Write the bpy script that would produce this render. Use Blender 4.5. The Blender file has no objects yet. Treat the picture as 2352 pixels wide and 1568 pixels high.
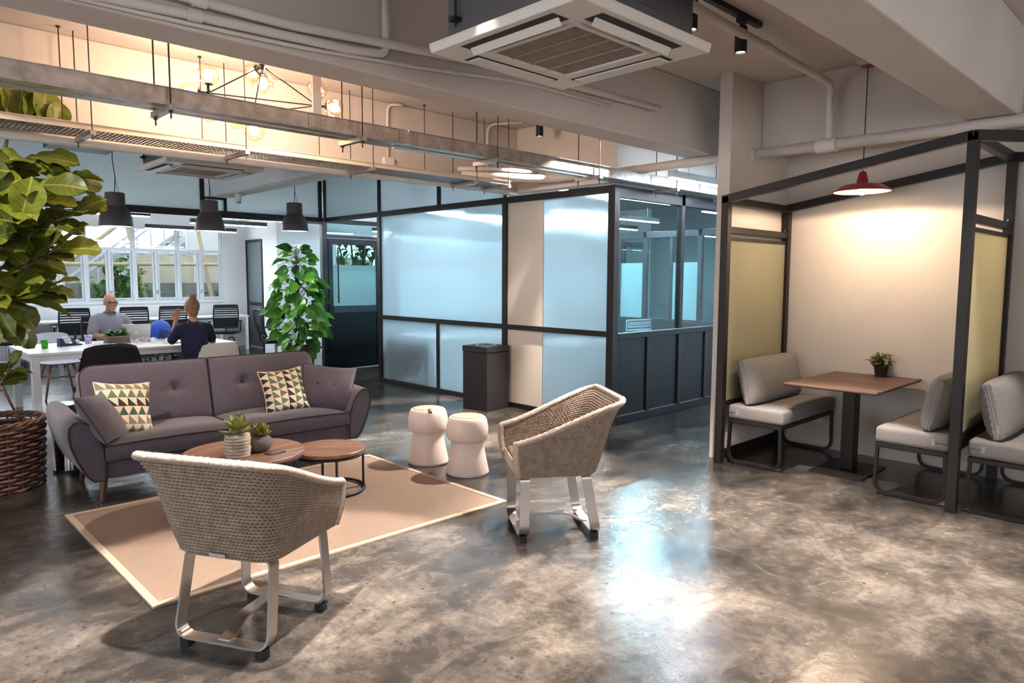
import bpy, bmesh, math, random
from mathutils import Vector, Matrix, Euler

SC = bpy.context.scene
COL = SC.collection
PI = math.pi
R = math.radians

# ------------------------------------------------------------------ camera
cd = bpy.data.cameras.new('camera')
cam = bpy.data.objects.new('camera', cd)
COL.objects.link(cam)
cam.location = (0, 0, 1.6)
cam.rotation_euler = (R(84.7814), R(-0.2651), R(-43.9851))
cd.sensor_width = 36
cd.lens = 24.595
cd.clip_start = 0.05
cd.clip_end = 200
SC.camera = cam

# ------------------------------------------------------------------ look
vs = SC.view_settings
vs.view_transform = 'Standard'
vs.look = 'None'
vs.gamma = 1
vs.use_curve_mapping = False
vs.exposure = 0.42
cy = SC.cycles
cy.use_denoising = True
cy.use_adaptive_sampling = True
cy.adaptive_threshold = 0.2
cy.adaptive_min_samples = 16
cy.use_light_tree = False
cy.max_bounces = 6
cy.diffuse_bounces = 3
cy.glossy_bounces = 3
cy.transmission_bounces = 5
cy.transparent_max_bounces = 8
cy.caustics_reflective = False
cy.caustics_refractive = False
cy.sample_clamp_indirect = 6

# ------------------------------------------------------------------ sky
w = bpy.data.worlds.new('overcast_sky')
SC.world = w
w.use_nodes = True
bg = w.node_tree.nodes['Background']
bg.inputs[0].default_value = (0.86, 0.93, 1.0, 1)
bg.inputs[1].default_value = 1.7


def lin(c):
    return tuple(((x / 255) / 12.92 if x / 255 <= 0.04045 else ((x / 255 + 0.055) / 1.055) ** 2.4) for x in c[:3])


def area_light(name, loc, rot, size, power, color, spread=PI):
    d = bpy.data.lights.new(name, 'AREA')
    d.shape = 'RECTANGLE'
    d.size, d.size_y = size
    d.energy = power
    d.color = color
    d.spread = spread
    o = bpy.data.objects.new(name, d)
    COL.objects.link(o)
    o.location = loc
    o.rotation_euler = rot
    o['kind'] = 'helper'
    return o


def spot_light(name, loc, target, power, color, angle=50, blend=0.35, size=0.04, parent=None):
    d = bpy.data.lights.new(name, 'SPOT')
    d.energy = power
    d.color = color
    d.spot_size = R(angle)
    d.spot_blend = blend
    d.shadow_soft_size = size
    o = bpy.data.objects.new(name, d)
    COL.objects.link(o)
    o.location = loc
    v = Vector(target) - Vector(loc)
    o.rotation_euler = v.to_track_quat('-Z', 'Y').to_euler()
    o['kind'] = 'helper'
    return o


def point_light(name, loc, power, color, size=0.04):
    d = bpy.data.lights.new(name, 'POINT')
    d.energy = power
    d.color = color
    d.shadow_soft_size = size
    o = bpy.data.objects.new(name, d)
    COL.objects.link(o)
    o.location = loc
    o['kind'] = 'helper'
    return o


WARM = (1.0, 0.80, 0.62)
NEUT = (1.0, 0.89, 0.80)
COOL = (0.80, 0.91, 1.0)
# daylight by the left window band; fill light added from behind the camera, unseen
area_light('daylight_left_windows', (-3.3, 4.0, 1.75), (0, R(-90), 0), (1.5, 7.0), 75, (0.88, 0.94, 1.0))
area_light('added_back_fill', (1.5, -3.8, 1.8), (R(90), 0, 0), (8.0, 1.5), 50, (1.0, 0.93, 0.88))
# daylight through the far window band
area_light('daylight_far_windows', (3.6, 15.75, 1.85), (R(-90), 0, 0), (5.6, 1.4), 70, COOL)

# ------------------------------------------------------------------ mesh helpers


class MB:
    def __init__(self):
        self.v = []
        self.f = []
        self.mi = []
        self.cur = 0

    def add(self, vs_, fs_):
        n = len(self.v)
        self.v += [tuple(p) for p in vs_]
        for f in fs_:
            self.f.append(tuple(i + n for i in f))
            self.mi.append(self.cur)
        return self

    def box(self, x0, x1, y0, y1, z0, z1):
        return self.add([(x0, y0, z0), (x1, y0, z0), (x1, y1, z0), (x0, y1, z0), (x0, y0, z1), (x1, y0, z1), (x1, y1, z1), (x0, y1, z1)],
                        [(3, 2, 1, 0), (4, 5, 6, 7), (0, 1, 5, 4), (1, 2, 6, 5), (2, 3, 7, 6), (3, 0, 4, 7)])

    def obox(self, c, a, b, d):
        c, a, b, d = Vector(c), Vector(a), Vector(b), Vector(d)
        p = [c + a * i + b * j + d * k for k in (-1, 1) for i, j in ((-1, -1), (1, -1), (1, 1), (-1, 1))]
        return self.add(p, [(3, 2, 1, 0), (4, 5, 6, 7), (0, 1, 5, 4), (1, 2, 6, 5), (2, 3, 7, 6), (3, 0, 4, 7)])

    def beam(self, p, q, w_, h_, up=(0, 0, 1)):
        p, q = Vector(p), Vector(q)
        d = (q - p)
        L = d.length
        d.normalize()
        s = d.cross(Vector(up))
        if s.length < 1e-5:
            s = d.cross(Vector((1, 0, 0)))
        s.normalize()
        t = s.cross(d)
        return self.obox((p + q) / 2, s * w_ / 2, d * L / 2, t * h_ / 2)

    def cyl(self, p, q, r, r2=None, n=14, cap=True):
        p, q = Vector(p), Vector(q)
        r2 = r if r2 is None else r2
        d = (q - p).normalized()
        s = d.orthogonal().normalized()
        t = d.cross(s)
        vs_ = []
        for c, rr in ((p, r), (q, r2)):
            for i in range(n):
                a = 2 * PI * i / n
                vs_.append(c + s * math.cos(a) * rr + t * math.sin(a) * rr)
        fs_ = [(i, (i + 1) % n, n + (i + 1) % n, n + i) for i in range(n)]
        if cap:
            fs_ += [tuple(range(n - 1, -1, -1)), tuple(range(n, 2 * n))]
        return self.add(vs_, fs_)

    def tube(self, pts, r, n=8, closed=False, rs=None):
        pts = [Vector(p) for p in pts]
        m = len(pts)
        vs_ = []
        prev = None
        for i, p in enumerate(pts):
            a = pts[(i - 1) % m] if (closed or i > 0) else p
            b = pts[(i + 1) % m] if (closed or i < m - 1) else p
            d = (b - a).normalized()
            if prev is None:
                s = d.orthogonal().normalized()
            else:
                s = prev - d * prev.dot(d)
                if s.length < 1e-6:
                    s = d.orthogonal()
                s.normalize()
            prev = s
            t = d.cross(s)
            rr = rs[i] if rs else r
            for k in range(n):
                an = 2 * PI * k / n
                vs_.append(p + s * math.cos(an) * rr + t * math.sin(an) * rr)
        fs_ = []
        rng = m if closed else m - 1
        for i in range(rng):
            j = (i + 1) % m
            for k in range(n):
                l = (k + 1) % n
                fs_.append((i * n + k, i * n + l, j * n + l, j * n + k))
        if not closed:
            fs_ += [tuple(range(n - 1, -1, -1)), tuple(range((m - 1) * n, m * n))]
        return self.add(vs_, fs_)

    def strap(self, pts, width_dir, w_, t_):
        """flat bar swept along pts (all in a plane perpendicular to width_dir)"""
        pts = [Vector(p) for p in pts]
        wd = Vector(width_dir).normalized()
        m = len(pts)
        vs_ = []
        for i, p in enumerate(pts):
            a = pts[max(0, i - 1)]
            b = pts[min(m - 1, i + 1)]
            nrm = (b - a).normalized().cross(wd).normalized()
            for sx, sy in ((-1, -1), (1, -1), (1, 1), (-1, 1)):
                vs_.append(p + wd * sx * w_ / 2 + nrm * sy * t_ / 2)
        fs_ = []
        for i in range(m - 1):
            for k in range(4):
                l = (k + 1) % 4
                fs_.append((i * 4 + k, i * 4 + l, i * 4 + 4 + l, i * 4 + 4 + k))
        fs_ += [(3, 2, 1, 0), tuple(range((m - 1) * 4, m * 4))]
        return self.add(vs_, fs_)

    def lathe(self, prof, c=(0, 0, 0), n=28, cap=True):
        """prof: list of (r, z)"""
        c = Vector(c)
        vs_ = []
        for r, z in prof:
            for i in range(n):
                a = 2 * PI * i / n
                vs_.append(c + Vector((r * math.cos(a), r * math.sin(a), z)))
        fs_ = []
        for j in range(len(prof) - 1):
            for i in range(n):
                k = (i + 1) % n
                fs_.append((j * n + i, j * n + k, j * n + n + k, j * n + n + i))
        if cap and prof[0][0] > 1e-5:
            fs_.append(tuple(range(n - 1, -1, -1)))
        if cap and prof[-1][0] > 1e-5:
            fs_.append(tuple(range((len(prof) - 1) * n, len(prof) * n)))
        return self.add(vs_, fs_)

    def grid(self, nu, nv, fn, cu=False, cv=False, flip=False):
        vs_ = [fn(i / (nu if cu else nu - 1), j / (nv if cv else nv - 1)) for j in range(nv) for i in range(nu)]
        fs_ = []
        for j in range(nv if cv else nv - 1):
            for i in range(nu if cu else nu - 1):
                k, l = (i + 1) % nu, (j + 1) % nv
                q = (j * nu + i, j * nu + k, l * nu + k, l * nu + i)
                fs_.append(q[::-1] if flip else q)
        return self.add(vs_, fs_)

    def sphere(self, c, r, nu=16, nv=10, sc=(1, 1, 1)):
        prof = []
        c = Vector(c)
        vs_ = [c + Vector((0, 0, -r * sc[2]))]
        for j in range(1, nv):
            a = -PI / 2 + PI * j / nv
            for i in range(nu):
                b = 2 * PI * i / nu
                vs_.append(c + Vector((math.cos(a) * math.cos(b) * r * sc[0], math.cos(a) * math.sin(b) * r * sc[1], math.sin(a) * r * sc[2])))
        vs_.append(c + Vector((0, 0, r * sc[2])))
        fs_ = [(0, 1 + (i + 1) % nu, 1 + i) for i in range(nu)]
        for j in range(nv - 2):
            for i in range(nu):
                k = (i + 1) % nu
                fs_.append((1 + j * nu + i, 1 + j * nu + k, 1 + j * nu + nu + k, 1 + j * nu + nu + i))
        t = len(vs_) - 1
        b0 = 1 + (nv - 2) * nu
        fs_ += [(b0 + i, b0 + (i + 1) % nu, t) for i in range(nu)]
        return self.add(vs_, fs_)

    def prism(self, poly, z0, z1, tf=None):
        """poly: (x,y) ccw list extruded from z0 to z1"""
        n = len(poly)
        vs_ = [(x, y, z0) for x, y in poly] + [(x, y, z1) for x, y in poly]
        if tf:
            vs_ = [tf(Vector(p)) for p in vs_]
        fs_ = [tuple(range(n - 1, -1, -1)), tuple(range(n, 2 * n))] + [(i, (i + 1) % n, n + (i + 1) % n, n + i) for i in range(n)]
        return self.add(vs_, fs_)

    def mesh(self, name, mats, smooth=False):
        me = bpy.data.meshes.new(name)
        me.from_pydata(self.v, [], self.f)
        for m in (mats if isinstance(mats, (list, tuple)) else [mats]):
            me.materials.append(m)
        if any(self.mi):
            me.polygons.foreach_set('material_index', self.mi)
        if smooth:
            me.polygons.foreach_set('use_smooth', [True] * len(me.polygons))
        me.update()
        return me

    def build(self, name, mats, parent=None, smooth=False, bevel=0, angle=None, sub=0):
        me = self.mesh(name, mats, smooth or angle is not None)
        if angle is not None:
            me.set_sharp_from_angle(angle=R(angle))
        o = bpy.data.objects.new(name, me)
        COL.objects.link(o)
        if parent:
            o.parent = parent
        if bevel:
            m = o.modifiers.new('bevel', 'BEVEL')
            m.width = bevel
            m.segments = 2
            m.limit_method = 'ANGLE'
            m.angle_limit = R(40)
        if sub:
            m = o.modifiers.new('sub', 'SUBSURF')
            m.levels = m.render_levels = sub
        return o


def tag(o, label=None, cat=None, group=None, kind=None):
    if label:
        o['label'] = label
    if cat:
        o['category'] = cat
    if group:
        o['group'] = group
    if kind:
        o['kind'] = kind
    return o


def thing(name, label, cat, loc=(0, 0, 0), rz=0, group=None):
    o = bpy.data.objects.new(name, None)
    COL.objects.link(o)
    o.empty_display_size = 0.1
    o.location = loc
    o.rotation_euler = (0, 0, rz)
    return tag(o, label, cat, group)


def kids(o):
    return [c for c in bpy.data.objects if c.parent == o]


def copy_tree(o, parent=None):
    c = o.copy()
    COL.objects.link(c)
    c.parent = parent
    for ch in kids(o):
        copy_tree(ch, c)
    return c


def struct(name, mb, m, parent=None, **k):
    o = mb.build(name, m, parent, **k)
    if not parent:
        o['kind'] = 'structure'
    return o


def inst(me, name, parent, mat4):
    o = bpy.data.objects.new(name, me)
    COL.objects.link(o)
    o.parent = parent
    o.matrix_local = mat4
    return o


def arc(c, r, a0, a1, n, ex, ey):
    c, ex, ey = Vector(c), Vector(ex), Vector(ey)
    return [c + ex * r * math.cos(a0 + (a1 - a0) * i / (n - 1)) + ey * r * math.sin(a0 + (a1 - a0) * i / (n - 1)) for i in range(n)]


def fillet(pts, r, n=5):
    """round the inner corners of a polyline"""
    pts = [Vector(p) for p in pts]
    out = [pts[0]]
    for i in range(1, len(pts) - 1):
        p, a, b = pts[i], pts[i - 1], pts[i + 1]
        u, v = (a - p), (b - p)
        rr = min(r, u.length * .49, v.length * .49)
        s, e = p + u.normalized() * rr, p + v.normalized() * rr
        for k in range(n):
            t = k / (n - 1)
            out.append(s * (1 - t) ** 2 + p * 2 * t * (1 - t) + e * t * t)
    out.append(pts[-1])
    return out


# ------------------------------------------------------------------ materials
MATS = {}


def nodes_of(m):
    m.use_nodes = True
    return m.node_tree.nodes, m.node_tree.links


def mat(name, rgb, rough=0.5, metal=0.0, var=0.0, vscale=8.0, bump=0.0, bscale=60.0, coat=0.0, spec=0.5, trans=0.0, ior=1.45, emit=None, estr=0.0, rgb2=None, stretch=None, sheen=0.0, alpha=1.0):
    if name in MATS:
        return MATS[name]
    m = bpy.data.materials.new(name)
    N, L = nodes_of(m)
    b = N['Principled BSDF']
    c = lin(rgb)
    b.inputs['Base Color'].default_value = (*c, 1)
    b.inputs['Roughness'].default_value = rough
    b.inputs['Metallic'].default_value = metal
    b.inputs['Specular IOR Level'].default_value = spec
    b.inputs['Coat Weight'].default_value = coat
    b.inputs['Coat Roughness'].default_value = 0.1
    b.inputs['Transmission Weight'].default_value = trans
    b.inputs['IOR'].default_value = ior
    b.inputs['Alpha'].default_value = alpha
    if sheen:
        b.inputs['Sheen Weight'].default_value = sheen
    if emit:
        b.inputs['Emission Color'].default_value = (*lin(emit), 1)
        b.inputs['Emission Strength'].default_value = estr
    if var or rgb2 or bump:
        tc = N.new('ShaderNodeTexCoord')
        mp = N.new('ShaderNodeMapping')
        L.new(tc.outputs['Object'], mp.inputs[0])
        if stretch:
            mp.inputs['Scale'].default_value = stretch
    if var or rgb2:
        nz = N.new('ShaderNodeTexNoise')
        nz.inputs['Scale'].default_value = vscale
        nz.inputs['Detail'].default_value = 6
        L.new(mp.outputs[0], nz.inputs['Vector'])
        rp = N.new('ShaderNodeValToRGB')
        rp.color_ramp.elements[0].position = 0.3
        rp.color_ramp.elements[1].position = 0.7
        if rgb2:
            c0, c1 = c, lin(rgb2)
        else:
            c0 = tuple(x * (1 - var) for x in c)
            c1 = tuple(min(1, x * (1 + var)) for x in c)
        rp.color_ramp.elements[0].color = (*c0, 1)
        rp.color_ramp.elements[1].color = (*c1, 1)
        L.new(nz.outputs['Fac'], rp.inputs[0])
        L.new(rp.outputs[0], b.inputs['Base Color'])
    if bump:
        n2 = N.new('ShaderNodeTexNoise')
        n2.inputs['Scale'].default_value = bscale
        n2.inputs['Detail'].default_value = 4
        L.new(mp.outputs[0], n2.inputs['Vector'])
        bp = N.new('ShaderNodeBump')
        bp.inputs['Strength'].default_value = bump
        bp.inputs['Distance'].default_value = 0.01
        L.new(n2.outputs['Fac'], bp.inputs['Height'])
        L.new(bp.outputs[0], b.inputs['Normal'])
    MATS[name] = m
    return m


def wood(name, dark, light, axis=0, scale=1.0, rough=0.45, plank=None):
    """grain running along the given object axis; plank = width of the strips across it"""
    m = bpy.data.materials.new(name)
    N, L = nodes_of(m)
    b = N['Principled BSDF']
    tc = N.new('ShaderNodeTexCoord')
    mp = N.new('ShaderNodeMapping')
    sc = [9 * scale] * 3
    sc[axis] = 0.7 * scale
    mp.inputs['Scale'].default_value = sc
    L.new(tc.outputs['Object'], mp.inputs[0])
    src = mp.outputs[0]
    if plank:
        sp = N.new('ShaderNodeSeparateXYZ')
        L.new(tc.outputs['Object'], sp.inputs[0])
        dv = N.new('ShaderNodeMath')
        dv.operation = 'DIVIDE'
        L.new(sp.outputs[1 - axis], dv.inputs[0])
        dv.inputs[1].default_value = plank
        fl = N.new('ShaderNodeMath')
        fl.operation = 'FLOOR'
        L.new(dv.outputs[0], fl.inputs[0])
        wn = N.new('ShaderNodeTexWhiteNoise')
        wn.noise_dimensions = '1D'
        L.new(fl.outputs[0], wn.inputs['W'])
        ad = N.new('ShaderNodeVectorMath')
        ad.operation = 'MULTIPLY_ADD'
        L.new(wn.outputs['Color'], ad.inputs[0])
        ad.inputs[1].default_value = (20, 20, 20)
        L.new(mp.outputs[0], ad.inputs[2])
        src = ad.outputs[0]
    nz = N.new('ShaderNodeTexNoise')
    nz.inputs['Scale'].default_value = 2.2
    nz.inputs['Detail'].default_value = 8
    nz.inputs['Distortion'].default_value = 0.6
    L.new(src, nz.inputs['Vector'])
    rp = N.new('ShaderNodeValToRGB')
    rp.color_ramp.elements[0].position = 0.32
    rp.color_ramp.elements[1].position = 0.68
    rp.color_ramp.elements[0].color = (*lin(dark), 1)
    rp.color_ramp.elements[1].color = (*lin(light), 1)
    L.new(nz.outputs['Fac'], rp.inputs[0])
    out = rp.outputs[0]
    if plank:
        mx = N.new('ShaderNodeMixRGB')
        mx.blend_type = 'MULTIPLY'
        mx.inputs[0].default_value = 0.35
        L.new(rp.outputs[0], mx.inputs[1])
        rr = N.new('ShaderNodeMapRange')
        rr.inputs[3].default_value = 0.45
        L.new(wn.outputs['Value'], rr.inputs[0])
        L.new(rr.outputs[0], mx.inputs[2])
        out = mx.outputs[0]
    L.new(out, b.inputs['Base Color'])
    b.inputs['Roughness'].default_value = rough
    MATS[name] = m
    return m


def frosted(name, tint, haze=0.55, rough=0.35, ribs=0.0):
    """frosted pane: part diffuse transmission, part rough see-through"""
    m = bpy.data.materials.new(name)
    N, L = nodes_of(m)
    N.remove(N['Principled BSDF'])
    o = N['Material Output']
    c = (*lin(tint), 1)
    tl = N.new('ShaderNodeBsdfTranslucent')
    tl.inputs[0].default_value = c
    df = N.new('ShaderNodeBsdfDiffuse')
    df.inputs[0].default_value = c
    rf = N.new('ShaderNodeBsdfRefraction')
    rf.inputs['Color'].default_value = c
    rf.inputs['Roughness'].default_value = rough
    rf.inputs['IOR'].default_value = 1.15
    gl = N.new('ShaderNodeBsdfGlossy')
    gl.inputs['Roughness'].default_value = 0.25
    m0 = N.new('ShaderNodeMixShader')
    m0.inputs[0].default_value = 0.62
    L.new(df.outputs[0], m0.inputs[1])
    L.new(tl.outputs[0], m0.inputs[2])
    m1 = N.new('ShaderNodeMixShader')
    m1.inputs[0].default_value = 1 - haze
    L.new(m0.outputs[0], m1.inputs[1])
    L.new(rf.outputs[0], m1.inputs[2])
    m2 = N.new('ShaderNodeMixShader')
    m2.inputs[0].default_value = 0.06
    L.new(m1.outputs[0], m2.inputs[1])
    L.new(gl.outputs[0], m2.inputs[2])
    if ribs:
        tc = N.new('ShaderNodeTexCoord')
        nz = N.new('ShaderNodeTexNoise')
        nz.inputs['Scale'].default_value = 90
        L.new(tc.outputs['Object'], nz.inputs['Vector'])
        bp = N.new('ShaderNodeBump')
        bp.inputs['Strength'].default_value = ribs
        bp.inputs['Distance'].default_value = 0.004
        L.new(nz.outputs['Fac'], bp.inputs['Height'])
        for n in (rf, gl):
            L.new(bp.outputs[0], n.inputs['Normal'])
    tp = N.new('ShaderNodeBsdfTransparent')
    tp.inputs[0].default_value = c
    m3 = N.new('ShaderNodeMixShader')
    m3.inputs[0].default_value = 0.10
    L.new(m2.outputs[0], m3.inputs[1])
    L.new(tp.outputs[0], m3.inputs[2])
    L.new(m3.outputs[0], o.inputs[0])
    MATS[name] = m
    return m


def clear_glass(name, tint, refl=0.08):
    m = bpy.data.materials.new(name)
    N, L = nodes_of(m)
    N.remove(N['Principled BSDF'])
    o = N['Material Output']
    tr = N.new('ShaderNodeBsdfTransparent')
    tr.inputs[0].default_value = (*lin(tint), 1)
    gl = N.new('ShaderNodeBsdfGlossy')
    gl.inputs['Roughness'].default_value = 0.02
    lw = N.new('ShaderNodeLayerWeight')
    lw.inputs[0].default_value = 0.5
    pw = N.new('ShaderNodeMath')
    pw.operation = 'POWER'
    L.new(lw.outputs['Facing'], pw.inputs[0])
    pw.inputs[1].default_value = 3.5
    fr = N.new('ShaderNodeMapRange')
    fr.inputs[3].default_value = refl * .5
    fr.inputs[4].default_value = 0.55
    L.new(pw.outputs[0], fr.inputs[0])
    mx = N.new('ShaderNodeMixShader')
    L.new(fr.outputs[0], mx.inputs[0])
    L.new(tr.outputs[0], mx.inputs[1])
    L.new(gl.outputs[0], mx.inputs[2])
    L.new(mx.outputs[0], o.inputs[0])
    MATS[name] = m
    return m


def concrete_floor():
    m = bpy.data.materials.new('polished_concrete')
    N, L = nodes_of(m)
    b = N['Principled BSDF']
    tc = N.new('ShaderNodeTexCoord')

    def noise(scale, detail=8, dist=0.0, rough=0.6, off=(0, 0, 0), st=(1, 1, 1)):
        mp = N.new('ShaderNodeMapping')
        mp.inputs['Location'].default_value = off
        mp.inputs['Scale'].default_value = st
        L.new(tc.outputs['Object'], mp.inputs[0])
        n = N.new('ShaderNodeTexNoise')
        n.inputs['Scale'].default_value = scale
        n.inputs['Detail'].default_value = detail
        n.inputs['Distortion'].default_value = dist
        n.inputs['Roughness'].default_value = rough
        L.new(mp.outputs[0], n.inputs['Vector'])
        return n.outputs['Fac']

    def ramp(fac, stops):
        r = N.new('ShaderNodeValToRGB')
        e = r.color_ramp.elements
        e[0].position, e[0].color = stops[0][0], (*lin(stops[0][1]), 1)
        e[1].position, e[1].color = stops[-1][0], (*lin(stops[-1][1]), 1)
        for p, c in stops[1:-1]:
            k = e.new(p)
            k.color = (*lin(c), 1)
        L.new(fac, r.inputs[0])
        return r.outputs[0]

    def mix(mode, fac, a, c):
        x = N.new('ShaderNodeMixRGB')
        x.blend_type = mode
        if isinstance(fac, float):
            x.inputs[0].default_value = fac
        else:
            L.new(fac, x.inputs[0])
        L.new(a, x.inputs[1])
        L.new(c, x.inputs[2])
        return x.outputs[0]
    def mth(op, a, c):
        n = N.new('ShaderNodeMath')
        n.operation = op
        for i, q in enumerate((a, c)):
            if isinstance(q, (int, float)):
                n.inputs[i].default_value = q
            else:
                L.new(q, n.inputs[i])
        return n.outputs[0]
    n1 = noise(0.8, 4, 0.3, 0.55)
    n2 = noise(2.6, 8, 0.5, 0.68, (3, 1, 0), (1.0, 1.6, 1))
    n3 = noise(15, 8, 0.4, 0.75, (7, 2, 0), (1.4, 1.0, 1))
    tot = mth('ADD', mth('ADD', mth('MULTIPLY', n1, 0.48), mth('MULTIPLY', n2, 0.34)), mth('MULTIPLY', n3, 0.22))
    c2 = ramp(tot, [(0.40, (28, 26, 25)), (0.475, (50, 46, 43)), (0.53, (72, 66, 61)), (0.585, (96, 89, 82)), (0.66, (132, 123, 114))])
    # dark speckles
    vo = N.new('ShaderNodeTexVoronoi')
    vo.inputs['Scale'].default_value = 13
    vo.inputs['Randomness'].default_value = 1
    L.new(tc.outputs['Object'], vo.inputs['Vector'])
    sp = N.new('ShaderNodeMapRange')
    sp.inputs[1].default_value = 0.07
    sp.inputs[2].default_value = 0.16
    sp.inputs[3].default_value = 0.8
    sp.inputs[4].default_value = 0.0
    L.new(vo.outputs['Distance'], sp.inputs[0])
    gate = N.new('ShaderNodeMath')
    gate.operation = 'MULTIPLY'
    L.new(sp.outputs[0], gate.inputs[0])
    nn = N.new('ShaderNodeMapRange')
    nn.inputs[1].default_value = 0.46
    nn.inputs[2].default_value = 0.56
    L.new(noise(1.6, 3, 0, 0.5, (11, 5, 0)), nn.inputs[0])
    L.new(nn.outputs[0], gate.inputs[1])
    dk = N.new('ShaderNodeRGB')
    dk.outputs[0].default_value = (*lin((36, 32, 30)), 1)
    c3 = mix('MIX', gate.outputs[0], c2, dk.outputs[0])
    # hairline cracks and scratches
    def cracks(scale, width, col, off, c_in, gate_lo):
        mp = N.new('ShaderNodeMapping')
        mp.inputs['Location'].default_value = off
        L.new(tc.outputs['Object'], mp.inputs[0])
        nz = N.new('ShaderNodeTexNoise')
        nz.inputs['Scale'].default_value = 2.5
        nz.inputs['Detail'].default_value = 5
        L.new(mp.outputs[0], nz.inputs['Vector'])
        ad = N.new('ShaderNodeVectorMath')
        ad.operation = 'MULTIPLY_ADD'
        L.new(nz.outputs['Color'], ad.inputs[0])
        ad.inputs[1].default_value = (0.35, 0.35, 0)
        L.new(mp.outputs[0], ad.inputs[2])
        v = N.new('ShaderNodeTexVoronoi')
        v.feature = 'DISTANCE_TO_EDGE'
        v.voronoi_dimensions = '2D'
        v.inputs['Scale'].default_value = scale
        L.new(ad.outputs[0], v.inputs['Vector'])
        mr = N.new('ShaderNodeMapRange')
        mr.inputs[1].default_value = width * 0.3
        mr.inputs[2].default_value = width
        mr.inputs[3].default_value = 0.28
        mr.inputs[4].default_value = 0
        L.new(v.outputs['Distance'], mr.inputs[0])
        g = N.new('ShaderNodeMapRange')
        g.inputs[1].default_value = gate_lo
        g.inputs[2].default_value = gate_lo + 0.06
        L.new(noise(1.1, 2, 0, 0.5, (off[0] + 4, 9, 0)), g.inputs[0])
        ml = N.new('ShaderNodeMath')
        ml.operation = 'MULTIPLY'
        L.new(mr.outputs[0], ml.inputs[0])
        L.new(g.outputs[0], ml.inputs[1])
        k = N.new('ShaderNodeRGB')
        k.outputs[0].default_value = (*lin(col), 1)
        return mix('MIX', ml.outputs[0], c_in, k.outputs[0])
    c4 = cracks(0.55, 0.0032, (34, 30, 28), (2, 0, 0), c3, 0.47)
    c5 = cracks(0.42, 0.0014, (150, 142, 136), (8, 3, 0), c4, 0.53)
    L.new(c5, b.inputs['Base Color'])
    rr = N.new('ShaderNodeMapRange')
    rr.inputs[3].default_value = 0.08
    rr.inputs[4].default_value = 0.34
    L.new(noise(2.0, 8, 0.5, 0.65, (1, 4, 0)), rr.inputs[0])
    L.new(rr.outputs[0], b.inputs['Roughness'])
    b.inputs['Specular IOR Level'].default_value = 0.6
    bp = N.new('ShaderNodeBump')
    bp.inputs['Strength'].default_value = 0.2
    bp.inputs['Distance'].default_value = 0.02
    L.new(noise(4.5, 8, 0.6, 0.62, (5, 5, 0), (1, 1.5, 1)), bp.inputs['Height'])
    L.new(bp.outputs[0], b.inputs['Normal'])
    return m


FLOOR = concrete_floor()
PAINT = mat('wall_paint', (212, 202, 194), 0.75, var=0.05, vscale=1.3, bump=0.25, bscale=18)
CEILP = mat('ceiling_paint', (206, 195, 187), 0.8, var=0.06, vscale=1.6, bump=0.3, bscale=12)
WHITEP = mat('white_paint', (232, 234, 235), 0.6, var=0.02, vscale=2)
PIPEW = mat('painted_pipe', (214, 206, 200), 0.45, var=0.03)
BLACKM = mat('dark_frame_steel', (38, 33, 32), 0.42, 0.4, var=0.12, vscale=6)
NAVYM = mat('dark_panel_steel', (20, 20, 27), 0.45, 0.3, var=0.12, vscale=5)
RAILLT = mat('rail_aluminium', (150, 152, 158), 0.35, 0.9)
FROST = frosted('frosted_glass', (224, 236, 239), 0.42, 0.36, 0.3)
FROSTU = frosted('frosted_clerestory_glass', (232, 240, 242), 0.86, 0.4)
FROSTC = frosted('frosted_glass_cyan', (196, 226, 228), 0.6, 0.3)
ACRY = frosted('green_tinted_acrylic', (238, 234, 208), 0.72, 0.35)
CLEAR = clear_glass('clear_glass', (222, 240, 240))
WINGL = clear_glass('window_glass', (240, 246, 248))
BLK = mat('matte_black', (26, 25, 26), 0.45)
CHROME = mat('brushed_steel', (196, 192, 190), 0.28, 1.0, var=0.05, vscale=30, stretch=(1, 1, 30))
GALV = mat('galvanised_steel', (148, 140, 134), 0.38, 0.85, rgb2=(186, 180, 175), vscale=14)

# ================================================================== STRUCTURE
CZ = 3.35            # ceiling height
WX = 6.68            # face of the booth wall
AX, BY = 5.944, 4.604   # planes of the frosted and the clear glass partition

struct('floor', MB().box(-3.7, 15, -4.2, 16.2, -0.12, 0), FLOOR)
struct('ceiling', MB().box(-3.7, 15, -4.2, 16.2, CZ, CZ + 0.15), CEILP)
struct('wall_right', MB().box(WX, WX + .15, -4.2, 3.10, 0, CZ), PAINT)
struct('wall_stub', MB().box(5.585, WX + .15, 3.10, 3.215, 0, CZ), PAINT)
struct('baseboard_stub', MB().box(5.62, 6.66, 3.085, 3.10, 0, 0.09), BLACKM)
# outer walls with window bands (left and behind the camera)
wl = MB().box(-3.7, -3.55, -4.2, 16.2, 0, 0.95).box(-3.7, -3.55, -4.2, 16.2, 2.6, CZ)
for a in (-4.2, 0.2, 3.9, 7.7, 12):
    wl.box(-3.7, -3.55, a, a + 0.4, 0.95, 2.6)
struct('wall_left', wl, PAINT)
wb = MB().box(-3.7, WX, -4.2, -4.05, 0, 0.95).box(-3.7, WX, -4.2, -4.05, 2.6, CZ)
for a in (-3.7, -2.7, 1.3, 5.7):
    wb.box(a, a + 0.5, -4.2, -4.05, 0.95, 2.6)
struct('wall_back', wb, PAINT)

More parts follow.
